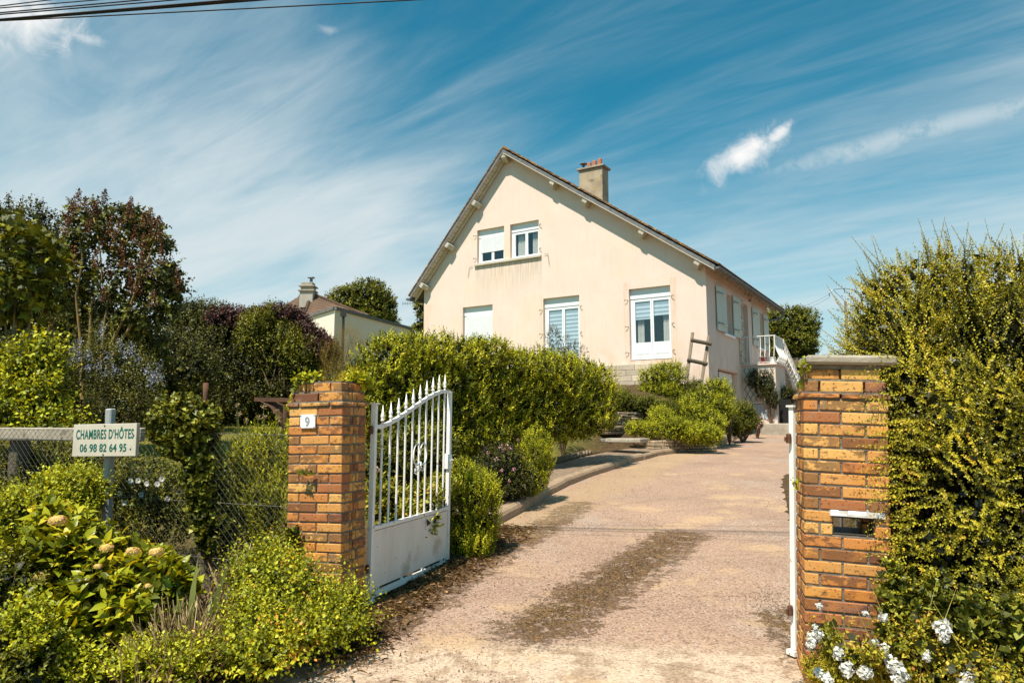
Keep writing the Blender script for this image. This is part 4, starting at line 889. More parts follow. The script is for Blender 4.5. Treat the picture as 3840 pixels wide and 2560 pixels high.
# flower pots on the porch
for (u, col, lab) in ((.72, (.16, .015, .015), 'red flower pot with a small plant on the porch behind the railing'), (1.05, (.72, .72, .68), 'white flower pot on the corner of the porch')):
    p = H2W(u, PW+.22, PF+.002); o = empty('flower_pot', p, 0, lab, 'flower pot', 'pots on the porch'); mb = MB(); mb.lathe([(.09, 0), (.125, .22), (.135, .24), (.115, .245), (.105, .2)], n=14); mb.build('pot', pbr('pot_'+lab[:3], col, None, 5, .5, 0), o, True)
    LV = Leaves(); n = 60; Q = R.normal(0, .05, (n, 3))+[0, 0, .36]; LV.add(FOLD, Q, R.normal(size=(n, 3))+[0, 0, .8], R.normal(size=(n, 3)), np.full(n, .06), np.full(n, .03), R.uniform(0, 1, n)); LV.build('foliage', G_OLIVE, o)
o = MB(); o.bbox(-.1, 1.5, -.12, .12, -.25, .33, .03); o = o.build('planter_kerb', CONC); o.location = H2W(.95, 3.3, float(zr(26))); o.rotation_euler = (0, 0, YAW); tag(o, 'low rounded concrete kerb below the porch at the end of the driveway', 'kerb')

# ------------------------------------------------------------ neighbour house, shed, pole, far trees
nb = empty('neighbour_house', at(840, 800, 38), 0, 'neighbouring house with brown tiled hip roof and a pale flat-roofed wing behind the shrubs', 'house')
nb.location.z = 0; NBL = Vector(nb.location)
A = at(769, 709, 36); B_ = at(948, 738, 44); Cc = at(620, 735, 44)
def nbv(v): return Vector(v)-NBL
mb = MB(); zt = A.z; B2 = Vector((B_.x, B_.y, zt)); C2 = Vector((Cc.x, Cc.y, zt)); Dd = B2+(C2-A.xyz)
q = [Vector((p.x, p.y, 0)) for p in (A, B2, Dd, C2)]; tq = [Vector((p.x, p.y, zt)) for p in (A, B2, Dd, C2)]
mb._add([nbv(p) for p in q+tq], [(0, 1, 5, 4), (1, 2, 6, 5), (2, 3, 7, 6), (3, 0, 4, 7), (4, 5, 6, 7)]); mb.build('wall', RENDER2, nb)
mb = MB()
for a, b in ((tq[0], tq[1]), (tq[3], tq[0])): mb.bar(nbv(a)+Vector((0, 0, .03)), nbv(b)+Vector((0, 0, .03)), .22, .16)
mb.build('parapet_coping', GREYW, nb)
hp = at(789, 722, 35.9); mb = MB(); k = nbv(hp); mb.box(k.x-.14, k.x+.14, k.y-.12, k.y+.06, k.z-.12, k.z+.2); mb.tube([(k.x, k.y, k.z-.1), (k.x+.01, k.y, k.z-3)], .07, 8); mb.build('downpipe', IRON, nb)
# hip roof
pk = at(717, 674, 44); r1 = at(836, 722, 41); r2 = at(690, 745, 41.5); r0 = at(560, 760, 48); pk2 = at(690, 679, 50); r3 = at(850, 722, 52)
NT_ = pbr('brown_pantile', (.17, .10, .06), (.10, .062, .042), 1.5, .85, .3, 8)
mb = MB()
def tiles(mb, a, b, p0, p1, nrow=18):     # strips between eave a-b and ridge p0-p1, slightly stepped
    for k in range(nrow):
        f0, f1 = k/nrow, (k+1)/nrow+.01; e0, e1 = a.lerp(p0, f0), b.lerp(p1, f0); g0, g1 = a.lerp(p0, f1), b.lerp(p1, f1)
        up = Vector((0, 0, .05)); mb._add([nbv(e0)+up, nbv(e1)+up, nbv(g1), nbv(g0), nbv(e0), nbv(e1)], [(0, 1, 2, 3), (0, 1, 5, 4)], random.random())
tiles(mb, r0, r2, pk2, pk); tiles(mb, r2, r1, pk, pk+Vector((.05, .05, 0))); mb._add([nbv(r1), nbv(r3), nbv(pk)], [(0, 1, 2)])
nr_ = mb.build('roof', NT_, nb)
mb = MB(); mb.tube([nbv(pk), nbv(r2)], .14, 7); mb.tube([nbv(pk), nbv(pk2)], .13, 7); mb.tube([nbv(pk), nbv(r1)], .09, 7); mb.build('ridge_tile', NT_, nr_, True)
c0 = nbv(at(706, 690, 43.5)); mb = MB(); mb.bbox(c0.x-.42, c0.x+.42, c0.y-.3, c0.y+.5, c0.z-.5, c0.z+.55, .02); mb.build('chimney', pbr('nb_chimney', (.42, .38, .32), (.34, .30, .25), 3, .9, .3), nr_)
mb = MB(); mb.bbox(c0.x-.52, c0.x+.52, c0.y-.4, c0.y+.6, c0.z+.55, c0.z+.65, .02); mb.bbox(c0.x-.38, c0.x+.4, c0.y-.25, c0.y+.45, c0.z+.651, c0.z+.85, .02); mb.bbox(c0.x-.5, c0.x+.52, c0.y-.38, c0.y+.58, c0.z+.851, c0.z+.93, .02); mb.bbox(c0.x-.36, c0.x+.36, c0.y-.25, c0.y+.4, c0.z+.931, c0.z+1.15, .02); mb.build('chimney_stack', CONC, nr_)
mb = MB(); mb.lathe([(.1, 0), (.1, .25)], (c0.x+.2, c0.y, c0.z+1.15), 10); mb.lathe([(.24, .3), (.2, .36), (.03, .38)], (c0.x+.2, c0.y, c0.z+1.15), 12); mb.build('flue_cowl', ZINC, nr_)

def tree(name, base, blobs, m, label, n, nl, sl, ll, lw, lumps=16, fr=.4, tr=.25, seed=0, core=3000, bark=BARK, T=RHOMB, group=None, up=.35):
    o = empty(name, base, 0, label, 'tree', group); o_ = shrub('x', base, blobs, m, None, n=n, nl=nl, sl=sl, ll=ll, lw=lw, lumps=lumps, fr=fr, core=core, nst=0, seed=seed, parentonly=o, leafname='crown', T=T, up=up)
    mb = MB(); B = np.array(blobs); top = Vector(B[:, :3].mean(0))-Vector(base); mb.tube([(0, 0, -.3), top*.3+Vector((.05, .02, 0)), top*.62, top], [tr*1.25, tr, tr*.75, tr*.3], 8)
    for b in bumpy(blobs, 8, .3, seed)[:14]: s0 = top*random.uniform(.35, .8); e = Vector(b[:3])-Vector(base); mb.tube([s0, s0.lerp(e, .5)+Vector((random.uniform(-.2, .2), random.uniform(-.2, .2), .1)), e], [tr*.4, tr*.25, tr*.08], 6)
    mb.build('trunk', bark, o, True); return o
b = at(815, 760, 60); tree('broadleaf_tree', (b.x, b.y, .8), [(*at(845, 690, 60), 2.2, 2, 1.9), (*at(800, 695, 60), 2.0, 2, 1.4), (*at(868, 715, 60), 1.6, 2, 1.5), (*at(780, 715, 60), 1.4, 1.6, 1.3), (*at(838, 740, 60), 3, 2, 1.5)], G_MID, 'round green tree rising behind the flat-roofed neighbouring house', 1700, 7, .7, .26, .17, seed=2, core=2000)
b = at(1815, 760, 48); tree('broadleaf_tree', (b.x, b.y, 1.0), [(*at(1805, 755, 48), 2.0, 2, 1.6), (*at(1830, 760, 48), 1.2, 1.6, 1.6), (*at(1795, 800, 48), 2.0, 2, 1.6), (*at(1840, 795, 48), 1.1, 1.6, 1.1), (*at(1775, 745, 48), 1.0, 1.5, 1.2)], G_MID, 'green tree with a round crown behind the porch and shed', 2000, 7, .55, .19, .12, seed=4, core=2600)
b = at(968, 760, 34); tree('broadleaf_tree', (b.x, b.y, .8), [(*at(968, 700, 34), .35, .6, .55), (*at(972, 730, 34), .3, .6, .5), (*at(966, 765, 34), .5, .6, .5), (*at(960, 782, 34), .6, .6, .3)], G_MID, 'slim tree showing just left of the house wall', 380, 7, .28, .13, .09, seed=6, core=200, tr=.08, lumps=8)
mb = MB(); a, b2 = at(925, 697, 40), at(965, 696, 40); mb.tube([a, b2], .02, 4)
for k in range(7): p = a.lerp(b2, k/7); mb.tube([p+Vector((0, 0, -.12)), p+Vector((0, 0, .12))], .012, 3)
mb.tube([b2, b2+Vector((0, 0, -4))], .03, 5)
o = mb.build('tv_antenna', ZINC); tag(o, 'thin horizontal aerial with short rods sticking out left of the house', 'aerial')
# shed
sh = empty('shed', at(1830, 900, 33), 0, 'open-sided dark wooden shed with a corrugated roof beyond the porch stair', 'shed'); SL = Vector(sh.location); SL.z = 1.0; sh.location = SL
def sv(v, y, Y): return at(v, y, Y)-SL
mb = MB(); a, b2 = sv(1795, 824, 33), sv(2010, 822, 33); n = 60
vs = []; 
for i in range(n+1):
    p = a.lerp(b2, i/n); zz = .04*math.sin(i*2.4); vs += [(p.x, p.y, p.z+zz), (p.x, p.y+4, p.z+.25+zz)]
mb._add(vs, [(2*i, 2*i+2, 2*i+3, 2*i+1) for i in range(n)]); mb.build('roof', SLATE, sh)
mb = MB(); mb.bar(a+Vector((0, .05, -.2)), b2+Vector((0, .05, -.2)), .08, .32); mb.build('fascia', WOODG, sh)
mb = MB()
for v in (1812, 1842, 1900): p = sv(v, 832, 33.2); mb = MB(); mb.box(p.x-.07, p.x+.07, p.y-.07, p.y+.07, -.5, p.z); mb.build('post', WOODG, sh)
mb = MB(); mb.box(a.x, b2.x, a.y+3.4, a.y+3.5, -.5, a.z+.1); mb.box(a.x, b2.x, a.y+1.2, a.y+1.3, -.5, .35); mb.build('back_wall', PLANK, sh)
# utility pole far away
up = empty('utility_pole', at(1942, 850, 75), 0, 'distant concrete utility pole with an angled top bracket left of the big hedge', 'utility pole'); UL = Vector(up.location); UL.z = 0; up.location = UL
mb = MB(); p = at(1941, 692, 75)-UL; mb.tube([(p.x+.1, 0, 0), (p.x, 0, p.z)], [.22, .12], 8); mb.build('pole', pbr('pole_wood', (.28, .22, .17), (.20, .16, .12), 3, .9, .1), up)
mb = MB(); pts = [at(1905, 672, 75)-UL, at(1912, 665, 75)-UL, at(1940, 662, 75)-UL, at(1965, 667, 75)-UL, at(1976, 674, 75)-UL]; mb.tube(pts, .035, 5); mb.tube([at(1915, 667, 75)-UL, p], .028, 4); mb.tube([at(1966, 668, 75)-UL, p], .028, 4)
for v, y in ((1905, 672), (1940, 664), (1976, 674)): mb.tube([at(v, y, 75)-UL, at(v, y+9, 75)-UL], .05, 5)
mb.build('bracket', ZINC, up)
for (y0, y1) in ((683, 716), (676, 706)):
    mb = MB(); a, b2 = at(1905, y0, 75), at(1760, y1, 120); mb.tube([a.lerp(b2, k/8)-Vector((0, 0, 4*(k/8)*(1-k/8))) for k in range(9)], .02, 3, cap=False)
    tag(mb.build('power_line', ZINC), 'faint distant wire running left from the bracketed pole, '+('lower' if y0 > 680 else 'upper')+' of the two', 'cable', 'distant wires')
# overhead cables, top left
CB = [((0, 14.5), (165, -6), .005, 'short thin top cable in the upper left corner'), ((0, 19), (300, -6), .005, 'second thin cable crossing the cloud in the upper left corner'), ((0, 30), (395, -6), .006, 'thin cable just above the pair that reaches past the cloud'), ((0, 34), (480, -6), .006, 'thin cable just below its twin across the cloud'), ((0, 46), (640, -8), .011, 'thick dark twisted cable crossing the upper left sky'), ((0, 48), (730, -10), .009, 'dark cable hugging the thick twisted one'), ((0, 49), (1050, -4), .006, 'lowest and longest thin cable across the upper left sky')]
for (v0, v1, r, lab) in CB:
    H_ = 4.9; pts = []
    r0, r1_ = ray(*v0), ray(*v1); a = Vector((0, 0, EYE))+r0*((H_-EYE)/r0.z); b = Vector((0, 0, EYE))+r1_*((H_-EYE)/r1_.z); d = b-a; d2 = d/d.length
    a2 = a-d2*9; b2 = b+d2*14
    for k in range(25):
        s_ = k/24; p = a2.lerp(b2, s_); p.z += .25*((s_-.4)**2)*2; pts.append(p)
    mb = MB(); mb.tube(pts, r, 5, cap=False); tag(mb.build('overhead_cable', BLACK), lab, 'cable', 'overhead cables')

# ------------------------------------------------------------ garden walls
def drywall(name, p0, p1, h, thick, m, label, rows=6):
    a, b = Vector(p0), Vector(p1); d = b-a; L = d.length; o = empty(name, a, math.atan2(d.y, d.x), label, 'wall'); mb = MB(); z = -.1
    while z < h:
        hh = random.uniform(.05, .11); x = 0
        while x < L:
            l_ = random.uniform(.15, .45); mb.bbox(x, min(x+l_-.015, L), random.uniform(-.03, .02), thick, z, z+hh-.012, .012, a=random.random(), j=.007); x += l_
        z += hh
    mb.build('stones', m, o); return o
p0 = at(1395, 975, 17.0); p1 = at(1530, 962, 19.4); zb = float(gz(p0.x, p0.y)); drywall('dry_stone_wall', (p0.x, p0.y, at(1400, 983, 17).z-.05), (p1.x, p1.y, 0), .42, .4, STONE, 'low rough stone wall under the clipped low hedge')
p0 = at(1500, 1010, 16.6); p1 = at(1640, 1020, 17.4); drywall('rock_edging', (p0.x, p0.y, float(zr(16.8))+.05), (p1.x, p1.y, 0), .24, .4, STONE, 'rough rocks along the foot of the bank above the kerb bend')
mb = MB(); p = at(1385, 1006, 16.0); mb.bbox(0, .95, -.2, .4, -.09, .0, .015, j=.01); o = mb.build('concrete_slab', CONC); o.location = (p.x, p.y, p.z-.0); o.rotation_euler = (0, 0, -.5); tag(o, 'flat concrete step slab at the far end of the path', 'slab')

# ------------------------------------------------------------ plants: main hedge along the path
def B4(v, y, Y, rx, ry, rz): p = at(v, y, Y); return (p.x, p.y, p.z, rx, ry, rz)
hb = []
for k in range(19):
    f = k/18; v = 880+f*(1375-880); Y = 10.0+3.8*f**1.15; tops = (838, 829, 828, 840, 830, 820, 830, 834, 834, 838, 850, 856, 850, 848, 854, 862, 864, 866, 876)[k]
    lo = 1000-38*max(0, (f-.35)/.65) if k > 2 else 975; nrow = 4
    for q in range(nrow):
        y = tops+(lo-tops)*q/(nrow-1); rr = .46 if k < 17 else .40
        hb.append(B4(v+random.uniform(-6, 6), y, Y+random.uniform(-.05, .12), rr, .55, rr*.82))
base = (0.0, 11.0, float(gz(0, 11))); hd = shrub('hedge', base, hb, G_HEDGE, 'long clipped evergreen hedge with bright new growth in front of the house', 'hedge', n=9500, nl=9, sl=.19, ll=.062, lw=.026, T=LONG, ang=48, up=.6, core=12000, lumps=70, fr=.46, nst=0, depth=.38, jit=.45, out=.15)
tk = MB()
for v, Y in ((900, 9.7), (1000, 9.9), (1090, 10.4), (1180, 11.3), (1262, 12.2)):
    p = at(v, 1040, Y); p = at(v, 1040, Y+.55); z0 = float(gz(p.x, p.y)); m_ = MB(); q = Vector((p.x, p.y, z0))-Vector(base)
    for s_ in range(3): m_.tube([q+Vector((random.uniform(-.06, .06), 0, -.05)), q+Vector((random.uniform(-.15, .15), random.uniform(-.1, .1), .5)), q+Vector((random.uniform(-.35, .35), random.uniform(-.2, .2), 1.1))], [.05, .035, .02], 7)
    m_.build('trunk', BARK, hd, True)
# yellowed patches of the same hedge
shrub('variegated_shrub', tuple(at(1165, 1000, 11.9)), [B4(1330, 835, 13.3, .45, .3, .16)], G_HEDGE, 'loose sprays of new growth above the far half of the hedge', n=160, nl=8, sl=.3, ll=.06, lw=.025, T=LONG, core=0, lumps=3, nst=6, up=.75) if False else None
shrub('privet_bush', (at(862, 940, 10.2).x, 10.2, float(gz(-2.2, 10.2))), [B4(856, 890, 10.0, .38, .4, .38), B4(830, 915, 10.2, .42, .4, .42), B4(850, 950, 10.1, .5, .4, .5)], G_YEL, 'yellow-orange tinted bush at the left end of the hedge', n=1100, nl=8, sl=.16, ll=.05, lw=.02, T=FOLD, core=900, lumps=8)
shrub('smoke_bush', (at(1290, 800, 14.9).x, 14.9, float(gz(1.2, 14.9))), [B4(1270, 772, 14.9, .17, .2, .24), B4(1296, 788, 14.9, .2, .2, .2), B4(1318, 800, 14.9, .2, .2, .15), B4(1285, 815, 14.9, .4, .3, .2), B4(1340, 806, 14.9, .12, .15, .1), B4(1290, 900, 14.9, .4, .3, .6)], G_OLIVE, 'brownish feathery bush poking up behind the hedge before the middle window', n=700, nl=8, sl=.15, ll=.035, lw=.016, core=250, lumps=6, nst=12, r0=.015)
# bright bushes by the driveway edge
def gb(v, Y, dy=0): p = at(v, 1000, Y); return (p.x, p.y, float(gz(p.x, p.y)))
shrub('privet_bush', gb(1085, 6.5), [B4(1085, 1170, 6.5, .27, .25, .36), B4(1065, 1110, 6.6, .17, .2, .22), B4(1105, 1130, 6.55, .18, .2, .2), B4(1080, 1240, 6.5, .24, .25, .26)], G_BRIGHT, 'bright green privet bush right of the open gate leaf', n=1500, nl=10, sl=.13, ll=.03, lw=.014, core=1800, lumps=10, nst=10, r0=.01, ang=45, up=.7)
shrub('privet_bush', gb(1225, 9.4), [B4(1225, 1060, 9.4, .28, .25, .3), B4(1235, 1020, 9.5, .2, .2, .22), B4(1215, 1100, 9.3, .26, .25, .2)], G_BRIGHT, 'upright bright bush under the hedge halfway along the rope edging', n=900, nl=10, sl=.14, ll=.036, lw=.015, core=700, lumps=8, nst=8, r0=.01, ang=45, up=.7)
# pink rose bush under the hedge
o = shrub('rose_bush', gb(1165, 8.9), [B4(1150, 1070, 8.9, .32, .3, .3), B4(1185, 1100, 8.9, .28, .3, .25), B4(1140, 1120, 8.8, .3, .3, .25)], G_DARK, 'dark bush dotted with small pink roses under the hedge', n=700, nl=8, sl=.14, ll=.035, lw=.02, core=700, lumps=6, nst=8, r0=.01)
def petals(LV, c, r, n, m_up=.35, pl=.6):
    c = np.asarray(c, float); d = nrm(R.normal(size=(n, 3))+np.array([0, -.35, m_up])); P = c+d*r*R.uniform(.15, .85, n)[:, None]
    LV.add(FOLD, P, np.cross(d, R.normal(size=(n, 3)))+d*.25, d+R.normal(0, .16, (n, 3)), np.full(n, r*pl)*R.uniform(.7, 1.2, n), np.full(n, r*pl)*.95, R.uniform(0, 1, n))
def bloom(o, c, r, n, m, name='bloom', **kw):
    LV = Leaves(); petals(LV, (0, 0, 0), r, n, **kw); b = LV.build(name, m, o); b.location = Vector(c)-Vector(o.location); return b
for v, y in ((1150, 1025), (1158, 1032), (1165, 1022), (1172, 1030), (1152, 1080), (1120, 1040), (1180, 1078), (1190, 1010), (1170, 1105), (1140, 1055)): bloom(o, at(v, y, 8.55), .03, 14, G_PINK, 'rose')

# bank shrubs in front of the house
def bush(vs, Y, m, label, name='shrub', n=1400, sl=.2, ll=.05, lw=.026, core=1400, T=RHOMB, lumps=20, base=None, **kw):
    bl = [B4(v, y, Y+dy, rx, ry, rz) for (v, y, dy, rx, ry, rz) in vs]; b = np.array(bl); bx, by = b[:, 0].mean(), b[:, 1].mean()
    return shrub(name, base or (bx, by, min(float(gz(bx, by)), (b[:, 2]-b[:, 5]).min()+.15)), bl, m, label, n=n, nl=8, sl=sl, ll=ll, lw=lw, core=core, T=T, lumps=lumps, **{**dict(depth=.4, out=.2), **kw})
bush([(1500, 872, 0, .42, .45, .42), (1535, 862, 0, .48, .45, .42), (1520, 895, 0, .62, .5, .35)], 20.3, G_BRIGHT, 'round bright bush below the french window', n=1700)
bush([(1575, 905, 0, .3, .35, .4), (1545, 915, 0, .4, .35, .3), (1600, 900, 0, .25, .3, .4)], 20.2, G_MID, 'darker loose shrub at the foot of the ladder', n=900)
bush([(1448, 930, 0, .45, .4, .24), (1485, 932, 0, .45, .4, .24), (1520, 938, 0, .4, .4, .22), (1430, 915, 0, .25, .3, .25)], 18.4, G_MID, 'clipped low dark hedge on top of the stone wall', 'hedge', n=1500, cat='hedge')
bush([(1640, 900, 0, .38, .4, .36), (1610, 930, -.4, .5, .4, .42), (1645, 945, -.4, .4, .4, .45), (1580, 950, -.5, .45, .4, .35), (1620, 975, -.8, .55, .4, .4), (1660, 930, 0, .3, .3, .4)], 19.0, G_HEDGE, 'tall mounded yellow-green shrub on the bank beside the driveway', n=3400, core=3400)
bush([(1460, 985, 0, .24, .25, .18), (1495, 988, 0, .25, .25, .2), (1545, 985, 0, .45, .3, .26), (1590, 995, 0, .42, .3, .26), (1630, 1000, 0, .3, .3, .25), (1520, 960, .3, .3, .3, .25)], 16.9, G_BRIGHT, 'row of low bright bushes spilling over the kerb bend', n=2800, ll=.042)
bush([(1700, 950, 0, .40, .4, .38), (1690, 975, 0, .42, .4, .36), (1720, 965, 0, .28, .3, .36)], 20.6, G_MID, 'rounded dark green bush at the last kerb before the house', n=1500)
o = bush([(1735, 965, 0, .16, .2, .14), (1742, 975, 0, .14, .2, .1)], 22.5, G_MID, 'small pink flowering plant at the end of the kerb', n=200, core=150, lumps=3)
for k in range(12): bloom(o, at(random.uniform(1732, 1750), random.uniform(955, 985), 22.1), .06, 12, G_PINK)
bush([(1668, 885, 0, .10, .12, .22), (1676, 905, 0, .14, .15, .2)], 19.6, G_BRIGHT, 'tall pale flowering stem before the garage opening', n=120, core=60, lumps=2)
bush([(1785, 925, 0, .5, .4, .4), (1800, 905, 0, .45, .4, .3), (1790, 955, 0, .35, .4, .25), (1815, 910, 0, .3, .4, .3)], 26.3, G_DARK, 'dark bushy plant at the right corner of the porch', n=1300)
bush([(1745, 965, 0, .3, .2, .16), (1755, 955, 0, .12, .15, .2)], 26.0, G_DARK, 'small dark plants in front of the basement window', n=300, core=200)

# ------------------------------------------------------------ left background hedge and trees
def bg(v, Y): p = at(v, 960, Y); return (p.x, p.y, float(gz(p.x, p.y)))
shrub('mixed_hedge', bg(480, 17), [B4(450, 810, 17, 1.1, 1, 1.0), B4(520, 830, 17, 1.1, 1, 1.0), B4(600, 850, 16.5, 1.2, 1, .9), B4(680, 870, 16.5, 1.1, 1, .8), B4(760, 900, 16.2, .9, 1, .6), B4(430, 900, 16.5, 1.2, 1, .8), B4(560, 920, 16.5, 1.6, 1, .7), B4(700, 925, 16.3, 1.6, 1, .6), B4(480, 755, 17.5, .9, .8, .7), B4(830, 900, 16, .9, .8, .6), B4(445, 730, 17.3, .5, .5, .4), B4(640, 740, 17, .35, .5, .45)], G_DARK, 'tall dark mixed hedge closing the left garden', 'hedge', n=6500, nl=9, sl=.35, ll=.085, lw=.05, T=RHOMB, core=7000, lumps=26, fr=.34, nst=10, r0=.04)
shrub('purple_plum_shrub', bg(650, 16), [B4(640, 745, 16.6, .8, .7, .42), B4(690, 785, 16.4, .62, .7, .42), B4(738, 812, 16.2, .42, .6, .38), B4(540, 745, 16.8, .6, .6, .4), B4(600, 740, 16.6, .5, .6, .3)], G_PURP, 'dark purple-leaved shrub before the neighbouring roof', n=2300, nl=8, sl=.3, ll=.085, lw=.06, core=1800, lumps=14)
shrub('green_shrub', bg(640, 15.6), [B4(590, 770, 15.8, .45, .4, .6), B4(640, 800, 15.8, .6, .4, .6), B4(690, 820, 15.7, .5, .4, .5), B4(620, 725, 15.8, .14, .2, .3)], G_MID, 'lighter green shoots climbing through the purple shrub', n=1100, nl=9, sl=.35, ll=.07, lw=.045, core=600, lumps=8)
o = shrub('fennel', bg(795, 12.5), [B4(800, 790, 12.5, .28, .3, .34), B4(770, 815, 12.5, .28, .3, .28), B4(820, 820, 12.5, .3, .3, .3), B4(790, 860, 12.5, .45, .4, .35)], G_FENN, 'feathery orange-green plant in front of the pale flat-roofed wing', 'plant', n=1500, nl=16, sl=.26, ll=.03, lw=.003, T=RHOMB, core=0, lumps=8, nst=16, r0=.012, ang=50, up=.7, stem=STEMG)
shrub('dark_tree_mass', bg(40, 13), [B4(20, 640, 13, 1.3, 1, 1.6), B4(60, 760, 13, 1.3, 1, 1.2), B4(120, 860, 13, 1.4, 1, 1.2), B4(250, 870, 13.5, 1.4, 1, 1.0), B4(350, 860, 14, 1.3, 1, 1.0), B4(10, 900, 12, 1.3, 1, 1.0), B4(200, 780, 14, .9, 1, .7)], G_DARK, 'dark evergreen mass behind the lilac in the left garden', 'trees', n=5200, nl=9, sl=.32, ll=.08, lw=.05, core=6500, lumps=20, T=RHOMB)
PALM = (np.array([(0, 0, 0), (-.22, .18, .02), (-.60, .30, -.02), (-.25, .50, 0), (-.30, .88, -.04), (-.05, .62, 0), (0, 1.1, -.06), (.05, .62, 0), (.30, .88, -.04), (.25, .50, 0), (.60, .30, -.02), (.22, .18, .02)]), [(0, 1, 2, 3), (0, 3, 4, 5), (0, 5, 6, 7), (0, 7, 8, 9), (0, 9, 10, 11)])
tree('fig_tree', bg(40, 9), [B4(20, 590, 9, .5, .5, .5), B4(65, 600, 9, .45, .4, .3), B4(0, 650, 9, .6, .5, .5), B4(100, 585, 9, .22, .3, .12), B4(-5, 520, 9, .25, .4, .25), B4(40, 670, 9, .4, .4, .4)], G_MID, 'bright lobed-leaf tree at the far left edge', 300, 4, .32, .17, .17, T=PALM, seed=8, core=0, tr=.05, bark=LICH)
# lilac with brown seed heads
lb = (at(205, 960, 10.5).x, 10.5, float(gz(-6, 10.5)))
lil = empty('lilac', lb, 0, 'tall lilac with brown seed heads and lichen-yellow branches', 'tree')
lbl = [B4(v, y, 10.5+dy, rx, .32, rz) for (v, y, dy, rx, rz) in ((185, 500, 0, .2, .22), (235, 490, .1, .15, .18), (215, 540, 0, .35, .25), (300, 500, .2, .18, .18), (330, 520, .1, .25, .2), (360, 560, 0, .2, .2), (290, 570, 0, .35, .25), (165, 560, 0, .16, .2), (180, 640, .1, .3, .35), (270, 650, 0, .45, .35), (350, 640, 0, .35, .3), (385, 640, 0, .25, .25), (405, 665, 0, .12, .15), (330, 720, 0, .45, .35), (240, 740, .2, .5, .35), (385, 700, 0, .2, .2), (300, 800, .3, .7, .4), (160, 720, .3, .35, .4), (200, 820, .3, .5, .4))]
P_, N_ = surf(lbl, 2300, .6); LV = Leaves(); D_ = N_*.6+[0, 0, .2]+R.normal(0, .3, P_.shape); shoots(LV, P_-nrm(D_)*.08, D_, np.full(2300, .2)*R.uniform(.6, 1.3, 2300), 7, .085, .062, FOLD, 70, .3, jit=.5); LV.V = [np.concatenate(LV.V)-np.array(lb)]; LV.build('crown', G_LILAC, lil)
LV = Leaves()
heads = [(180, 462), (168, 480), (195, 470), (240, 455), (212, 480), (222, 478), (160, 500), (300, 482), (296, 490), (330, 508), (345, 500), (365, 515), (352, 530), (368, 545), (275, 520), (262, 560), (280, 570), (240, 545), (330, 560), (310, 540), (300, 620), (250, 620), (220, 600), (170, 590), (405, 640), (410, 655), (350, 690), (240, 680), (320, 660), (280, 600), (205, 520), (255, 520), (150, 520), (345, 620), (300, 660), (370, 590), (325, 600)]
for v, y in heads:
    c = np.array(at(v, y, 10.02+random.uniform(-.12, .2))); k = 170; h_ = random.uniform(.12, .20); tt = R.uniform(0, 1, k); rr = .085*(1-tt*.75)*R.uniform(.2, 1, k); a = R.uniform(0, 6.28, k)
    P = c+np.stack([rr*np.cos(a), rr*np.sin(a), (tt-.4)*h_*1.7], -1); LV.add(RHOMB, P, R.normal(size=(k, 3)), R.normal(size=(k, 3)), np.full(k, .026), np.full(k, .02), R.uniform(0, 1, k))
LV.V = [np.concatenate(LV.V)-np.array(lb)]; LV.build('seed_heads', G_BROWN, lil)
mb = MB(); L0v = Vector(lb)
for pth in (((200, 960), (235, 800), (240, 740), (255, 660), (285, 590), (300, 510)), ((195, 960), (205, 800), (210, 700), (235, 640), (228, 560), (215, 500)), ((200, 960), (185, 780), (175, 680), (190, 600), (178, 500)), ((210, 960), (265, 800), (320, 720), (365, 660), (400, 650)), ((210, 960), (255, 790), (300, 700), (335, 610), (360, 540)), ((205, 900), (240, 780), (285, 720), (310, 660), (330, 560))):
    ps = [at(v, y, 10.35+random.uniform(-.1, .1))-L0v for v, y in pth]; 
    if ps[0].z > 0: ps[0].z = 0
    mb.tube(ps, [.034, .026, .020, .015, .011, .007][:len(ps)], 7)
mb.build('branches', LICH, lil, True)
mb = MB()
tag(tree('bare_shrub', bg(110, 9.6), [B4(115, 700, 9.6, .3, .3, .3)], G_MID, 'yellow lichened bare-stemmed shrub left of the lilac', 60, 6, .2, .06, .04, core=0, tr=.035, bark=LICH, lumps=4), 'yellow lichened bare-stemmed shrub left of the lilac', 'shrub')
# ceanothus with blue flowers
o = shrub('ceanothus', bg(240, 8.2), [B4(215, 860, 8.2, .42, .4, .35), B4(265, 850, 8.2, .45, .4, .35), B4(310, 880, 8.2, .3, .35, .3), B4(180, 900, 8.2, .35, .35, .3), B4(250, 920, 8.1, .6, .4, .3), B4(235, 790, 8.3, .15, .2, .25)], leafmat('olive_leaf', [(0, (.02, .025, .006)), (.5, (.09, .10, .02)), (1, (.24, .22, .06))], gain=1.6), 'loose shrub with small pale blue flower spikes in front of the lilac', n=1200, nl=9, sl=.26, ll=.034, lw=.016, core=900, lumps=12, nst=20, r0=.012, up=.7)
LV = Leaves(); 
for v, y in ((232, 752), (230, 770), (170, 800), (178, 818), (205, 815), (225, 840), (205, 845), (160, 830), (250, 820), (300, 800), (315, 825), (335, 850), (355, 860), (365, 840), (345, 880), (290, 815), (265, 850), (240, 860), (280, 790), (150, 850), (185, 790), (350, 870), (372, 868)):
    c = np.array(at(v+random.uniform(-3, 3), y, 7.75+random.uniform(-.1, .1))); k = 60; P = c+R.normal(0, 1, (k, 3))*[.025, .02, .04]; LV.add(RHOMB, P, R.normal(size=(k, 3)), R.normal(size=(k, 3)), np.full(k, .014), np.full(k, .013), R.uniform(0, 1, k))
LV.V = [np.concatenate(LV.V)-np.array(o.location)]; LV.build('blossom', G_BLUE, o)
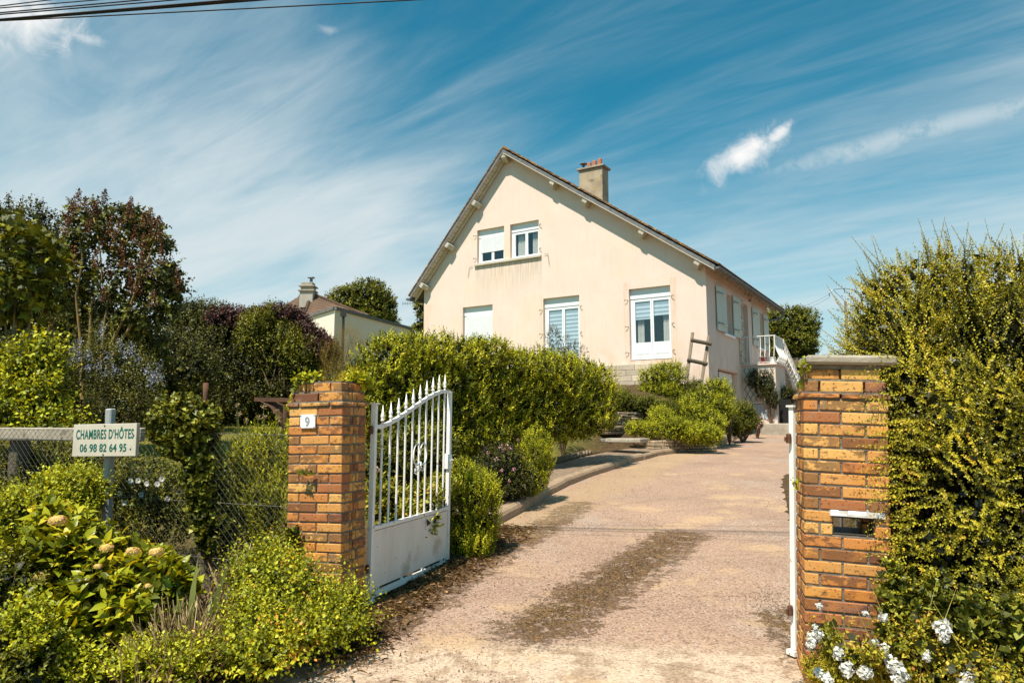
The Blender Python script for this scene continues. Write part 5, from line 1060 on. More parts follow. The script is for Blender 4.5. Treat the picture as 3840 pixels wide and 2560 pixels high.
shrub('ivy_mound', bg(70, 7.4), [B4(40, 850, 7.4, .30, .3, .22), B4(90, 840, 7.4, .22, .3, .18), B4(20, 900, 7.4, .35, .4, .25), B4(80, 920, 7.3, .30, .35, .22), B4(40, 970, 7.2, .5, .35, .2), B4(100, 805, 7.5, .12, .2, .14), B4(120, 985, 7.2, .3, .3, .1)], G_HEDGE, 'bright glossy leafed mound at the left edge behind the fence', n=1500, nl=8, sl=.30, ll=.065, lw=.045, T=FOLD, core=900, lumps=22, fr=.45, depth=.5, out=.2)
bush([(420, 985, 0, .4, .4, .2), (330, 1000, 0, .5, .4, .2)], 7.6, G_MID, 'low leafy perennials behind the sign and fence', n=700, ll=.05, lumps=5) if False else None

# lawn tufts (stuff)
def blades(name, n, xy, h, wd, m, label, cat, kind='stuff', tilt=.35, zf=None, curve=.3):
    x, y = xy(n); z = (zf or gz)(x, y); P = np.stack([x, y, z-.01], -1); D = np.stack([R.normal(0, tilt, n), R.normal(0, tilt, n), np.ones(n)], -1)
    BL = (np.array([(-.5, 0, 0), (.5, 0, 0), (.38, .55, -.05), (-.38, .55, -.05), (0, 1, -.25)]), [(0, 1, 2, 3), (3, 2, 4, 4)])
    BL = (BL[0][:4]*[1, 1.6, 1], [(0, 1, 2, 3)]); LV = Leaves(); LV.add(BL, P, D, R.normal(size=(n, 3))*[1, 1, .1], h*R.uniform(.5, 1.3, n), np.full(n, wd), R.uniform(0, 1, n)); return tag(LV.build(name, m), label, cat, None, kind)
def lawnxy(n): y = R.uniform(5.4, 22, n); x = -1.75-(y-5)*.1-R.uniform(0, 1, n)*(2+y*.55); return x, y
blades('lawn_grass', 26000, lawnxy, .05, .008, G_GRASS, 'sunlit short grass of the left garden', 'grass')
def dryxy(n):
    t_ = R.uniform(0, 1, n); x = -.92+t_*.85+R.normal(0, .16, n); y = 4.75+t_*2.9+R.normal(0, .08, n); k = R.uniform(0, 1, n) < .25
    x = np.where(k, -.95+R.normal(0, .12, n), x); y = np.where(k, 4.4+R.normal(0, .25, n), y); return x, y
def flat(name, n, xy, l, w_, m, label, cat, zf, lift=.012):
    x, y = xy(n); P = np.stack([x, y, zf(x, y)+R.uniform(0, lift, n)], -1); D = np.stack([R.normal(size=n), R.normal(size=n), R.normal(0, .25, n)], -1); LV = Leaves(); LV.add(FOLD, P, D, R.normal(0, .3, (n, 3))+[0, 0, 1], l*R.uniform(.4, 1.4, n), w_*R.uniform(.5, 1.4, n), R.uniform(0, 1, n)); return tag(LV.build(name, m), label, cat, None, 'stuff')
flat('leaf_litter', 1500, dryxy, .045, .028, leafmat('litter', [(0, (.06, .035, .018)), (.5, (.22, .13, .06)), (1, (.46, .26, .12))], gain=1.1, trans=.1), 'dead leaves lying under the gate and along the driveway edge', 'leaf litter', lambda x, y: zr(y)+.012, .02)
flat('straw_litter', 9000, dryxy, .07, .0022, G_DRY, 'dry straw and clippings along the left driveway edge', 'straw', lambda x, y: zr(y)+.010, .025)
def mossxy(n):
    k = R.uniform(0, 1, n) < .75; t_ = R.uniform(0, 1, n); x = np.where(k, .16+t_*1.5, 1.68+t_*.2)+R.normal(0, .13, n); y = np.where(k, 4.45+t_*2.7, 3.4+t_*1.9)+R.normal(0, .10, n); return x, y
flat('moss_litter', 5000, mossxy, .018, .006, leafmat('mosslit', [(0, (.03, .016, .006)), (.6, (.12, .07, .02)), (1, (.34, .22, .10))], gain=1.1, trans=.1), 'brown moss and dry needles in bands along the driveway', 'moss', lambda x, y: zr(y)+.010, .012)

# ------------------------------------------------------------ fence, sign, ivy post
F0 = Vector((-1.48, 4.67, 0)); FD = Vector((-math.cos(TH), math.sin(TH), 0)); FL = 3.6
fe = empty('chain_link_fence', F0, math.atan2(FD.y, FD.x), 'wire mesh fence running left from the brick pier under a concrete rail', 'fence')
def FW(s_, z, off=0): return Vector((s_, off, z))
ztopf = 1.20; mb = MB(); cell = .052; HH = 1.12
def fz(s_): return .02+.012*s_
nk = int((FL+HH)/cell)
for k in range(nk):
    s0 = k*cell
    for sg in (0, 1):
        a0, a1 = (s0-HH, s0) ; pa, pb = ((a0, 0.0), (a1, HH)) if sg == 0 else ((a1, 0.0), (a0, HH))
        (xa, za), (xb, zb_) = pa, pb
        def cl(x, z, x2, z2):
            if x < 0: z += (z2-z)*(0-x)/(x2-x); x = 0
            if x > FL: z += (z2-z)*(FL-x)/(x2-x); x = FL
            return x, z
        if max(xa, xb) <= 0 or min(xa, xb) >= FL: continue
        p = cl(xa, za, xb, zb_); q = cl(xb, zb_, xa, za)
        mb.tube([(p[0], (sg-.5)*.003, p[1]+.08+fz(p[0])), (q[0], (sg-.5)*.003, q[1]+.08+fz(q[0]))], .0013, 3, cap=False)
mb.build('wire_mesh', WIRE, fe)
for zz in (.35, .72, 1.19): mb = MB(); mb.tube([(0, -.004, zz+fz(0)), (FL, -.004, zz+fz(FL))], .0016, 4); mb.build('straining_wire', WIRE, fe)
mb = MB(); mb.bbox(1.35, FL+.4, -.10, -.045, 1.155, 1.255, .006, j=.002); mb.build('concrete_rail', CONC, fe)
for s_ in (2.72,): mb = MB(); mb.bbox(s_-.04, s_+.06, -.22, -.105, -.2, 1.16, .008); mb.build('concrete_post', pbr('old_post', (.16, .13, .10), (.10, .08, .06), 5, .95, .5), fe)
# ivy covered post
ip = at(495, 1240, 4.98); ipb = (ip.x, ip.y, float(gz(ip.x, ip.y)))
o = empty('ivy_post', ipb, 0, 'fence post completely wrapped in dark ivy between sign and pier', 'ivy'); mb = MB(); mb.tube([(0, 0, -.1), at(425, 935, 4.95)-Vector(ipb)], .045, 8); mb.build('post', WOODG, o)
ibl = [B4(415, 955, 4.95, 0.192, 0.161, 0.146), B4(435, 1005, 4.95, 0.192, 0.149, 0.168), B4(385, 975, 4.95, 0.128, 0.138, 0.134), B4(405, 1010, 4.95, 0.115, 0.115, 0.112), B4(465, 1075, 4.95, 0.128, 0.115, 0.224), B4(480, 1150, 4.95, 0.128, 0.115, 0.224), B4(495, 1220, 4.95, 0.128, 0.115, 0.168), B4(475, 970, 4.95, 0.102, 0.115, 0.090)]
shrub('x', ipb, ibl, G_IVY, None, n=1200, nl=5, sl=.08, ll=.045, lw=.042, T=IVY, core=500, lumps=8, nst=0, parentonly=o, leafname='ivy', jit=.7, coresz=1.2)
# sign
sp = at(242, 1240, 4.95); zg = float(gz(sp.x, sp.y)); sgn = empty('sign', (sp.x, sp.y, zg), 0, 'white roadside board with green lettering and phone number on a grey post', 'sign')
top = at(247, 938, 4.95)-Vector((sp.x, sp.y, zg)); mb = MB(); d = (top-Vector((0, 0, -.1))).normalized()
M = Matrix.Translation((0, 0, 0))@Matrix.Rotation(math.atan2(top.x, top.z), 4, 'Y')@Matrix.Rotation(math.radians(-18), 4, 'Z')
h_ = top.length; mb.bbox(-.028, .028, .0, .05, -.2, h_, .008, M); post = mb.build('post', GALV, sgn)
mb = MB(); mb.box(-.03, -.0281, .014, .036, .2, h_-.05, M); 
bz0, bz1 = at(0, 1050, 4.9).z-zg, at(0, 975, 4.9).z-zg
cx = at(247, 1010, 4.86)-Vector((sp.x, sp.y, zg))
bd = bpy.data.objects.new('board', None)
MBd = Matrix.Translation(cx)@Matrix.Rotation(math.radians(-16), 4, 'Z')@Matrix.Rotation(math.radians(-1.0), 4, 'Y')
mb = MB(); bw, bh = .545, .222; mb.bbox(-bw/2, bw/2, -.03, .0, -bh/2, bh/2, .002, MBd); brd = mb.build('board', SIGNW, sgn)
def onboard(ob): ob.matrix_parent_inverse = Matrix.Identity(4)
def brdtext(s_, size, x, z, wid, off, sp_=1.0):
    ob = text(s_, 'lettering', size, SIGNG, brd, (0, 0, 0), (0, 0, 0), 1, off, .0004, sp_)
    xs_ = [v.co.x for v in ob.data.vertices]; sx = wid/(max(xs_)-min(xs_)); cxx = (max(xs_)+min(xs_))/2*sx
    ob.matrix_local = MBd@Matrix.Translation((x-cxx, -.0312, z))@Matrix.Rotation(PI/2, 4, 'X')@Matrix.Diagonal((sx, 1, 1, 1)); return ob
brdtext("CHAMBRES D’HÔTES", .090, .004, .010, .495, .0018, 1.08)
brdtext('06 98 82 64 95', .074, -.005, -.078, .40, .0016, 1.05)
for (x, z) in ((.0, .098), (.0, -.098), (.23, -.062), (.25, .03)): mb = MB(); mb.lathe([(.006, 0), (.006, .003), (.002, .004)], n=8, M=MBd@Matrix.Translation((x, -.0305, z))@Matrix.Rotation(PI/2, 4, 'X')); mb.build('bolt', ZINC, brd)

# ivy on the piers
def ivyset(name, base, blobs, n, label, m=G_IVY, ll=.04):
    return shrub(name, base, blobs, m, label, 'ivy', n=n, nl=4, sl=.07, ll=ll, lw=ll*.9, T=IVY, core=0, lumps=4, nst=6, r0=.004, jit=.8, depth=.6)
tl_ = LP.matrix_world if False else None
ivyset('ivy', tuple(at(700, 872, 4.7)), [B4(700, 868, 4.68, .07, .07, .02), B4(730, 862, 4.75, .06, .08, .015), B4(683, 880, 4.68, .03, .04, .05), B4(674, 930, 4.72, .03, .04, .08), B4(672, 985, 4.74, .02, .03, .08)], 70, 'yellow-green ivy trailing over the left shoulder of the numbered pier', G_BRIGHT)
ivyset('ivy', tuple(at(820, 872, 4.8)), [B4(820, 870, 4.78, .08, .07, .025), B4(845, 885, 4.85, .04, .05, .04)], 55, 'yellow-green ivy on the top right of the numbered pier', G_BRIGHT)
ivyset('ivy', tuple(at(700, 1080, 4.55)), [B4(700, 1085, 4.55, .05, .015, .02)], 6, 'small ivy sprig on the face of the numbered pier')
ivyset('ivy', tuple(at(680, 1290, 4.6)), [B4(672, 1240, 4.6, .05, .05, .09), B4(685, 1300, 4.58, .07, .05, .07), B4(740, 1345, 4.5, .06, .05, .04), B4(770, 1360, 4.45, .04, .05, .06)], 130, 'ivy climbing the foot of the numbered pier')
ivyset('ivy', tuple(at(1848, 845, 3.55)), [B4(1846, 843, 3.6, .02, .03, .025), B4(1835, 880, 3.62, .012, .02, .04)], 14, 'few pale leaves at the top left edge of the capped pier', G_BRIGHT, .03)
ivyset('ivy', tuple(at(1828, 1110, 3.6)), [B4(1828, 1110, 3.62, .01, .02, .022)], 6, 'tiny green leaves on the hinge post of the right gate', G_BRIGHT, .022)

# ------------------------------------------------------------ right hedge with long arching twigs
rb = [(2.86, 4.15, 1.50, .92, .80, .70), (2.62, 4.02, .75, .60, .66, .95), (3.75, 4.2, 1.55, 1.1, .9, .78), (3.45, 3.95, .6, .95, .75, .9), (2.50, 4.05, 1.30, .50, .62, .55), (2.50, 4.0, .25, .48, .58, .5), (2.14, 3.60, .98, .32, .32, .42), (2.16, 3.60, .50, .35, .34, .45), (2.20, 3.58, .10, .38, .34, .42), (2.12, 3.64, 1.36, .28, .30, .22)]
rb += [(*at(v, y, Y), rx, ry, rz) for (v, y, Y, rx, ry, rz) in ((2062, 720, 4.1, .22, .40, .28), (2135, 700, 4.1, .32, .45, .32), (2046, 790, 4.0, .22, .40, .30), (2040, 845, 3.9, .21, .38, .28), (2265, 700, 4.2, .38, .5, .34))]
base = (2.9, 4.4, float(gz(2.9, 4.4))); rh = empty('hedge', base, 0, 'huge untrimmed small-leaved hedge swallowing the right brick pier', 'hedge')
bl = bumpy(rb, 26, .30, 3); LV = Leaves(); n = 8200; P_, N_ = surf(bl, n, .22, cull=.08)
hi = ss(P_[:, 2], 1.1, 1.9)[:, None]; D_ = N_*.6+hi*np.array([-.10, 0, .55])+(1-hi)*np.array([-.45, -.1, .05])+R.normal(0, .24, P_.shape); L_ = R.uniform(.10, .30, n); br = R.uniform(0, 1, n)
shoots(LV, P_-nrm(D_)*L_[:, None]*.6, D_, L_, 28, .0165, .0105, RHOMB, 65, .25, bright=br, taper=.35)
# long wands at top and left
m_ = (N_[:, 2] > .35) | ((N_[:, 0] < -.5) & (P_[:, 2] > 1.3)); idx = np.where(m_)[0]; idx = R.choice(idx, min(420, len(idx)), replace=False)
Dw = N_[idx]*.55+np.array([-.10, 0, .55])+R.normal(0, .22, (len(idx), 3)); Lw = R.uniform(.10, .34, len(idx))*R.uniform(.6, 1, len(idx)); shoots(LV, P_[idx], Dw, Lw, 30, .017, .010, RHOMB, 60, .05, bright=R.uniform(.3, .9, len(idx)), taper=.5)
Q = vol(rb, 42000, .90); LV.add(RHOMB, Q, R.normal(size=Q.shape), R.normal(size=Q.shape), np.full(len(Q), .05), np.full(len(Q), .036), R.uniform(-.7, -.3, len(Q)))  # near-black filler leaves: shade deep in the hedge put into their colour
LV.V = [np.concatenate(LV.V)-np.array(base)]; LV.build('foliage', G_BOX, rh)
mb = MB(); Pw = P_[idx]-np.array(base); Dn = nrm(Dw)
for k in range(len(idx)): p = Vector(Pw[k]); d = Vector(Dn[k])*float(Lw[k]); mb.tube([p, p+d*.5-Vector((0, 0, .05*(Lw[k]*.5)**2)), p+d-Vector((0, 0, .05*Lw[k]**2))], [.0018, .0013, .0008], 3, cap=False)
stemset(mb, (0, 0, 0), [Vector(P_[i])-Vector(base) for i in R.choice(n, 60)], .02, .004, 5)
mb.build('twig', TWIG, rh)
# sprays in front of the pier face
LV = Leaves(); k = 80; zz = R.uniform(.30, 1.62, k); P0 = np.stack([R.uniform(1.84, 1.95, k), R.uniform(3.30, 3.42, k), zz], -1); Dq = np.stack([-np.ones(k), R.normal(-.12, .10, k), R.normal(.0, .22, k)], -1); Lq = R.uniform(.08, .34, k)*(.6+.4*(zz > .6)); shoots(LV, P0, Dq, Lq, 24, .017, .011, RHOMB, 55, .4, bright=R.uniform(.4, 1, k)); LV.V = [np.concatenate(LV.V)-np.array(base)]; LV.build('spray', G_BOX, rh)
ivyset('ivy', tuple(at(2080, 1400, 3.4)), [B4(2040, 1330, 3.42, .07, .06, .12), B4(2100, 1370, 3.35, .12, .08, .12), B4(2060, 1430, 3.4, .1, .06, .1), B4(2200, 1400, 3.3, .15, .08, .12), B4(2320, 1440, 3.3, .16, .1, .14), B4(1900, 1480, 3.45, .05, .04, .10)], 420, 'broad-leaved ivy creeping over the base of the big hedge', ll=.042)
# white rose bush in the lower right corner
rbs = (at(2080, 1568, 3.0).x, 3.0, float(zr(3.0))); o = empty('rose_bush', rbs, 0, 'sprawling white rose bush with many blooms in the lower right corner', 'rose bush')
rbl = [B4(1960, 1500, 3.1, .14, .1, .07), B4(2060, 1490, 3.1, .16, .12, .12), B4(2180, 1520, 3.05, .18, .12, .10), B4(2300, 1550, 3.0, .16, .12, .08), B4(2100, 1430, 3.15, .12, .1, .06), B4(1900, 1450, 3.2, .10, .06, .06)]
shrub('x', rbs, rbl, leafmat('rose_leaf', [(0, (.06, .07, .01)), (.5, (.20, .20, .02)), (.8, (.36, .28, .03)), (1, (.34, .12, .03))], trans=.4), None, n=420, nl=5, sl=.10, ll=.026, lw=.018, T=FOLD, core=160, lumps=8, fr=.5, nst=0, parentonly=o, depth=.9)
mb = MB(); 
for (a, b) in (((2060, 1568), (1900, 1430)), ((2050, 1568), (1960, 1380)), ((2100, 1568), (2150, 1340)), ((2300, 1568), (2125, 1350)), ((2120, 1560), (2200, 1340)), ((2000, 1560), (1870, 1440)), ((2200, 1568), (2050, 1420)), ((2250, 1568), (2290, 1480)), ((2080, 1560), (2000, 1340)), ((1960, 1568), (1900, 1400))):
    p, q = at(*a, 3.0)-Vector(rbs), at(*b, 3.2)-Vector(rbs); p.z -= .25; m2 = p.lerp(q, .55)+Vector((random.uniform(-.03, .03), 0, .06)); mb.tube([p, p.lerp(m2, .5)+Vector((0, 0, .02)), m2, q], [.004, .0032, .0022, .0008], 5)
mb.build('stem', pbr('rose_stem', (.30, .26, .05), (.22, .14, .04), 9, .6, 0), o)
for v, y, r in ((2163, 1443, .030), (2168, 1462, .02), (1868, 1462, .022), (1862, 1478, .020), (1872, 1440, .011), (1925, 1500, .022), (1945, 1535, .026), (1985, 1545, .027), (1880, 1545, .02), (2055, 1530, .032), (2060, 1560, .022), (2030, 1490, .020), (2038, 1508, .018), (2080, 1552, .016), (2128, 1510, .016), (2028, 1418, .017), (1987, 1408, .011), (1882, 1392, .012), (2225, 1562, .034), (2282, 1556, .034), (1900, 1560, .022), (1880, 1455, .016), (2010, 1475, .014), (2130, 1498, .011)): bloom(o, at(v, y, 2.95+random.uniform(0, .1)), r*1.25, 90, G_WHITE, 'rose')
shrub('golden_ground_shrub', (at(1940, 1568, 3.1).x, 3.15, float(zr(3.1))), [B4(1880, 1530, 3.25, .07, .06, .05), B4(1930, 1515, 3.25, .09, .06, .06), B4(1990, 1520, 3.2, .09, .06, .06), B4(1930, 1555, 3.15, .14, .08, .05), B4(2050, 1550, 3.2, .1, .06, .05)], G_YEL, 'low golden-leaved plant at the foot of the right pier', 'plant', n=1100, nl=8, sl=.05, ll=.012, lw=.009, core=900, lumps=10, nst=6, r0=.003)

# ------------------------------------------------------------ left foreground planting
def hyd(v0, Y, vs, label, n, heads, m=G_HYD, ll=.112, seed=1):
    bl = [B4(v, y, Y+dy, rx, ry, rz) for (v, y, dy, rx, ry, rz) in vs]; b = np.array(bl); base = (b[:, 0].mean(), b[:, 1].mean(), float(gz(b[:, 0].mean(), b[:, 1].mean())))
    o = shrub('hydrangea', base, bl, m, label, 'hydrangea', n=n, nl=7, sl=.13, ll=ll, lw=ll*.52, T=LONG, ang=68, up=.55, core=n//2, lumps=8, fr=.4, nst=12, r0=.007, seed=seed, coresz=1.0, depth=.35)
    for (v, y, r) in heads:
        LV = Leaves(); c = np.zeros(3); k = 330; d = nrm(R.normal(size=(k, 3))*[1, 1, .6]+[0, 0, .45]); P = d*r*np.array([1, 1, .55])*R.uniform(.94, 1.06, (k, 1))
        LV.add(FOLD, P, np.cross(d, R.normal(size=(k, 3))), d+R.normal(0, .2, (k, 3)), np.full(k, r*.42), np.full(k, r*.42), R.uniform(0, 1, k)); h = LV.build('flower_head', G_HEAD, o); h.location = at(v, y, Y-.22)-Vector(base)
    return o
hyd(280, 4.0, [(60, 1330, -.1, .26, .22, .20), (160, 1290, 0, .26, .22, .2), (230, 1380, -.1, .28, .24, .20), (330, 1360, 0, .26, .24, .2), (60, 1440, -.3, .28, .24, .18), (330, 1420, -.1, .22, .22, .16), (130, 1215, .1, .14, .14, .14), (20, 1400, -.2, .2, .2, .2), (250, 1290, .15, .22, .18, .12)], 'large hydrangea with yellow and pink mopheads below the sign', 760, [(133, 1195, .042), (95, 1322, .048), (8, 1312, .05), (10, 1393, .045), (305, 1265, .032), (360, 1267, .036), (245, 1258, .032), (205, 1330, .03), (345, 1400, .030), (225, 1300, .02), (340, 1345, .02), (245, 1325, .018)])
shrub('catmint', (at(80, 1300, 4.4).x, 4.4, .0), [B4(30, 1215, 4.4, .34, .25, .22), B4(100, 1190, 4.4, .28, .25, .18), B4(150, 1140, 4.55, .18, .2, .14), B4(20, 1290, 4.2, .3, .25, .2), B4(190, 1130, 4.6, .14, .2, .12)], G_BRIGHT, 'bushy fresh green catmint below the wire fence', 'plant', n=1900, nl=9, sl=.15, ll=.034, lw=.022, T=FOLD, core=900, lumps=20, fr=.45, depth=.5, out=.25, nst=10, r0=.004, up=.7)
shrub('lantana', (at(200, 1130, 4.95).x, 4.85, .0), [B4(180, 1140, 4.95, .17, .12, .08), B4(140, 1150, 4.95, .17, .12, .08), B4(130, 1100, 5.05, .07, .08, .05)], G_BRIGHT, 'lime green leafy plant against the mesh under the sign', 'plant', n=600, nl=7, sl=.11, ll=.05, lw=.028, T=FOLD, core=300, lumps=6, nst=6, r0=.004, up=.65)
shrub('ground_cover', (at(660, 1450, 3.95).x, 4.0, .0), [B4(590, 1350, 4.15, .14, .16, .12), B4(630, 1360, 4.15, .2, .2, .14), B4(690, 1380, 4.2, .2, .2, .12), B4(760, 1420, 4.15, .16, .16, .08), B4(800, 1440, 4.15, .09, .12, .05), B4(625, 1455, 3.85, .20, .2, .12), B4(700, 1450, 3.95, .2, .18, .09), B4(600, 1510, 3.6, .16, .15, .08), B4(600, 1300, 4.3, .08, .1, .10)], leafmat('cotoneaster', [(0, (.03, .05, .008)), (.5, (.13, .17, .015)), (.85, (.28, .28, .02)), (.96, (.40, .22, .03)), (1, (.45, .16, .04))], gain=2.2, trans=.4, big=.6), 'spreading small-leaved shrub with orange tints at the foot of the numbered pier', 'shrub', n=2300, nl=10, sl=.21, ll=.030, lw=.022, T=FOLD, core=1500, lumps=40, fr=.55, depth=.6, out=.4, nst=10, r0=.004)
shrub('ground_cover', (at(120, 1530, 3.5).x, 3.5, .0), [B4(60, 1520, 3.5, .17, .13, .10), B4(180, 1550, 3.5, .14, .12, .07), B4(330, 1535, 3.5, .12, .12, .07), B4(420, 1530, 3.55, .10, .12, .08), B4(60, 1450, 3.45, .07, .08, .13), B4(90, 1490, 3.4, .06, .08, .12)], G_BRIGHT, 'low green leafy ground cover along the bottom left edge', 'plant', n=1500, nl=9, sl=.15, ll=.036, lw=.024, T=FOLD, core=600, lumps=20, fr=.5, depth=.6, out=.25, nst=8, r0=.004, up=.65)
shrub('ground_cover', (at(20, 1560, 3.35).x, 3.35, .0), [B4(-10, 1380, 3.7, .25, .2, .25), B4(20, 1540, 3.3, .2, .15, .12)], G_MID, 'green leafy plant cut by the lower left corner', 'plant', n=500, nl=8, sl=.12, ll=.035, lw=.02, T=FOLD, core=600, lumps=6, nst=4, r0=.004)
# iris clumps
BLADE = (np.array([(-.5, 0, 0), (.5, 0, 0), (-.5, .35, .01), (.5, .35, .01), (-.38, .7, -.03), (.38, .7, -.03), (0, 1, -.12), (0, 1, -.12)]), [(0, 1, 3, 2), (2, 3, 5, 4), (4, 5, 7, 6)])
def iris(v, y, Y, n, L, spread, label, m=G_IRIS, w_=.036, base_r=.05):
    p = at(v, y, Y); b = (p.x, p.y, float(gz(p.x, p.y))); o = empty('iris', b, 0, label, 'iris'); LV = Leaves(); a = R.uniform(0, 6.28, n); 
    P = np.stack([np.cos(a)*base_r*R.uniform(0, 1, n), np.sin(a)*base_r*R.uniform(0, 1, n), np.zeros(n)], -1); D = np.stack([R.normal(0, spread, n), R.normal(0, spread*.6, n), np.ones(n)], -1)
    LV.add(BLADE, P, D, np.stack([R.normal(0, .3, n), -np.ones(n), R.normal(0, .2, n)], -1), L*R.uniform(.6, 1.15, n), np.full(n, w_)*R.uniform(.7, 1.2, n), R.uniform(0, 1, n)); LV.build('blades', m, o); return o
iris(450, 1360, 3.85, 24, .46, .34, 'grey-green iris fan with browned tips left of the pier')
iris(555, 1250, 4.45, 14, .45, .30, 'withered pale iris leaves standing close to the pier', G_DRY, .022)
iris(440, 1460, 3.85, 16, .30, .6, 'yellowing iris leaves sprawling in the dry grass', G_DRY, .016)
iris(310, 1260, 4.75, 14, .22, .35, 'dead orange-brown leaves hanging by the sign post', G_DRY, .014)
def drytuft(n):
    x0 = at(480, 1440, 3.95); x = x0.x+R.normal(0, .08, n); y = 3.85+R.normal(0, .22, n); return x, y
blades('dry_grass', 1500, drytuft, .34, .006, G_DRY, 'tuft of dry straw-coloured grass between hydrangea and ground cover', 'grass', tilt=.6, zf=lambda x, y: gz(x, y)+.0)
def dry2(n): x = R.uniform(-2.1, -1.35, n); y = R.uniform(4.3, 4.62, n); return x, y
blades('straw_grass', 900, dry2, .22, .004, G_DRY, 'thin dry grass along the foot of the fence', 'grass', tilt=.6)
# soft plants just behind the fence
shrub('meadow_plants', (at(600, 1150, 5.3).x, 5.3, .15), [B4(570, 1090, 5.4, .22, .2, .25), B4(630, 1060, 5.4, .2, .2, .25), B4(560, 1180, 5.3, .3, .2, .25), B4(640, 1180, 5.2, .25, .2, .3), B4(600, 1040, 5.6, .2, .2, .15)], G_BRIGHT, 'grassy green perennials between ivy post and pier behind the mesh', 'plant', n=900, nl=9, sl=.28, ll=.055, lw=.011, T=FOLD, core=700, lumps=8, nst=14, r0=.004, up=.8, ang=35)
o = shrub('daisy_patch', (at(330, 1150, 5.9).x, 5.9, .15), [B4(330, 1110, 5.9, .4, .3, .2), B4(250, 1150, 5.8, .4, .3, .2), B4(390, 1150, 5.8, .35, .3, .22), B4(320, 1200, 5.6, .5, .3, .2), B4(150, 1060, 6.0, .4, .3, .25), B4(60, 1090, 5.9, .4, .3, .25)], G_MID, 'ox-eye daisies flowering behind the wire fence', 'daisies', n=1700, nl=8, sl=.2, ll=.045, lw=.018, T=FOLD, core=1300, lumps=10, nst=10, r0=.004, up=.7)
for v, y in ((275, 1133), (372, 1100), (300, 1104), (318, 1103), (305, 1162), (270, 1168), (286, 1154), (338, 1110), (362, 1111), (385, 1145), (235, 1120), (325, 1135)):
    LV = Leaves(); k = 14; a = np.arange(k)*2*PI/k; D = np.stack([np.cos(a), np.full(k, -.25), np.sin(a)], -1); LV.add(RHOMB, D*.004, D, np.tile([0, -1., .3], (k, 1)), np.full(k, .022), np.full(k, .009), R.uniform(.3, 1, k)); f_ = LV.build('daisy', G_WHITE, o); f_.location = at(v, y, 5.55)-Vector(o.location)
BIGL = [B4(50, 1050, 6.1, .4, .25, .18), B4(120, 1070, 6.1, .3, .25, .15)]
shrub('squash_plant', (at(90, 1100, 6.2).x, 6.2, .15), BIGL, leafmat('pale_big_leaf', [(0, (.08, .12, .03)), (1, (.26, .33, .13))], gain=1.1, trans=.4), 'broad pale leaves of a vegetable plant behind the left mesh', 'plant', n=60, nl=3, sl=.16, ll=.15, lw=.15, T=IVY, core=0, lumps=4, nst=10, r0=.005, stem=STEMG)
# allium seed heads
for i, (v, y, Y) in enumerate(((605, 935, 5.3), (635, 945, 5.4), (640, 965, 5.4), (580, 960, 5.2), (607, 960, 5.3), (712, 918, 5.0))):
    pass
p = at(606, 1080, 5.4); o = empty('dried_allium', (p.x, p.y, .15), 0, 'thin stalks with dried brown flower heads above the fence', 'plant')
for (v, y) in ((545, 930), (548, 950), (606, 934), (608, 958), (592, 958), (636, 945), (640, 962), (566, 965)):
    mb = MB(); LV = Leaves(); q = at(v, y, 5.4)-Vector(o.location); mb.tube([(q.x*.5, 0, 0), (q.x*.9, 0, q.z*.6), q], .003, 4); k = 40; LV.add(RHOMB, np.array(q)+np.clip(R.normal(0, .010, (k, 3)), -.016, .016), R.normal(size=(k, 3)), R.normal(size=(k, 3)), np.full(k, .014), np.full(k, .008), R.uniform(.3, 1, k)); mb.build('stalk', STEMG, o); LV.build('seed_head', G_DRY, o)
# garden ornament: old iron plough and hand pump
p = at(640, 965, 8.5); pb = Vector((p.x, p.y, float(gz(p.x, p.y)))); pg = empty('old_plough', pb, 0, 'rusty old iron plough standing on the lawn left of the pier', 'plough')
def q3(v, y, Y=8.5): return at(v, y, Y)-pb
mb = MB(); mb.bar(q3(586, 917), q3(690, 919), .07, .05); mb.build('beam', RUST, pg)
mb = MB(); pts = [(592, 918), (620, 935), (640, 962), (648, 985)]
vs = []; 
for i, (v, y) in enumerate(pts): vs += [tuple(q3(v, y, 8.45)), tuple(q3(v+34, 920+(y-918)*.55 if i else 918, 8.55+.06*i))]
mb._add(vs, [(2*i, 2*i+1, 2*i+3, 2*i+2) for i in range(3)]); mb.build('mouldboard', RUST, pg, True)
mb = MB(); mb.tube([q3(656, 930), q3(655, 985), q3(645, 992)], [.03, .03, .04], 6); mb.tube([q3(625, 996), q3(700, 996)], .02, 5); mb.build('frog', RUST, pg)
p = at(468, 975, 8.2); pb2 = Vector((p.x, p.y, float(gz(p.x, p.y)))); hpm = empty('hand_pump', pb2, 0, 'rusty cast iron ornament with a looped handle behind the ivy post', 'garden ornament')
t_ = at(467, 880, 8.2)-pb2; mb = MB(); z = t_.z; mb.lathe([(.035, 0), (.03, z*.55), (.022, z*.62), (.03, z*.72), (.022, z*.74), (.032, z*.85), (.024, z*.87), (.034, z), (.02, z+.005)], n=10); mb.build('body', RUST, hpm, True)
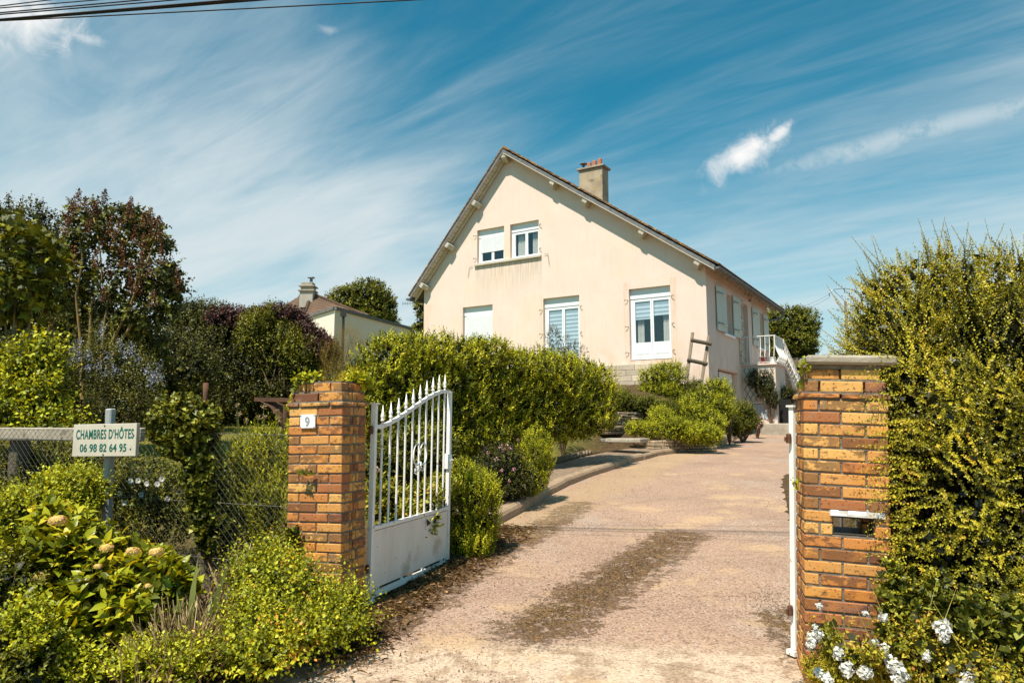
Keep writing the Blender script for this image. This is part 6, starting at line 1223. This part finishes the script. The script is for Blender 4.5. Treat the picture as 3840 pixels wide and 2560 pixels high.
mb = MB(); mb.tube([(-.10, 0, z*.25), (-.10, 0, z*.45), (-.04, 0, z*.56), (.04, 0, z*.56), (.09, 0, z*.45), (.09, 0, z*.2)], .02, 6); mb.tube([(0, 0, z*.36), (.17, 0, z*.40), (.30, 0, z*.42)], .016, 5); mb.build('handle', RUST, hpm, True)
mb = MB(); p = at(395, 1040, 9); mb.bbox(-.7, .5, -.15, .15, 0, .06, .01); mb.bbox(-.5, .6, .2, .4, .0, .08, .01); o = mb.build('timber', pbr('pale_timber', (.42, .30, .20), (.32, .22, .14), 4, .9, .2)); o.location = (p.x, p.y, float(gz(p.x, p.y))+.02); o.rotation_euler = (0, 0, .25); tag(o, 'pale planks lying on the lawn behind the sign', 'timber')
# plants behind the gate bars
shrub('golden_hydrangea', gb(950, 6.1), [B4(900, 1180, 5.7, .18, .15, .12), B4(960, 1150, 6.0, .2, .18, .12), B4(1010, 1130, 6.3, .16, .16, .12), B4(940, 1200, 5.9, .22, .2, .14), B4(880, 1140, 5.7, .12, .12, .14)], leafmat('gold_leaf', [(0, (.06, .09, .01)), (.4, (.22, .26, .03)), (.8, (.46, .40, .05)), (1, (.50, .28, .05))], gain=1.1, trans=.4), 'yellow-green broad-leaved plant behind the gate bars', 'plant', n=620, nl=7, sl=.13, ll=.07, lw=.035, T=LONG, core=500, lumps=6, nst=8, r0=.005)
o = shrub('peony', gb(920, 6.6), [B4(880, 1080, 6.3, .16, .15, .16), B4(930, 1060, 6.8, .3, .2, .3), B4(990, 1050, 7.2, .3, .2, .3)], G_MID, 'dark-leaved peony behind the gate with a few fading blooms', 'plant', n=900, nl=8, sl=.2, ll=.08, lw=.028, T=LONG, core=700, lumps=8, nst=10, r0=.005)
bloom(o, at(862, 1079, 5.6), .04, 40, leafmat('faded_petal', [(0, (.62, .36, .24)), (1, (.82, .62, .48))], trans=.3, tcol=(1, .9, .8), gain=1.0, big=.1), 'bloom'); bloom(o, at(960, 1075, 5.85), .038, 36, G_WHITE, 'bloom'); bloom(o, at(956, 1086, 5.85), .025, 20, G_WHITE, 'bloom')
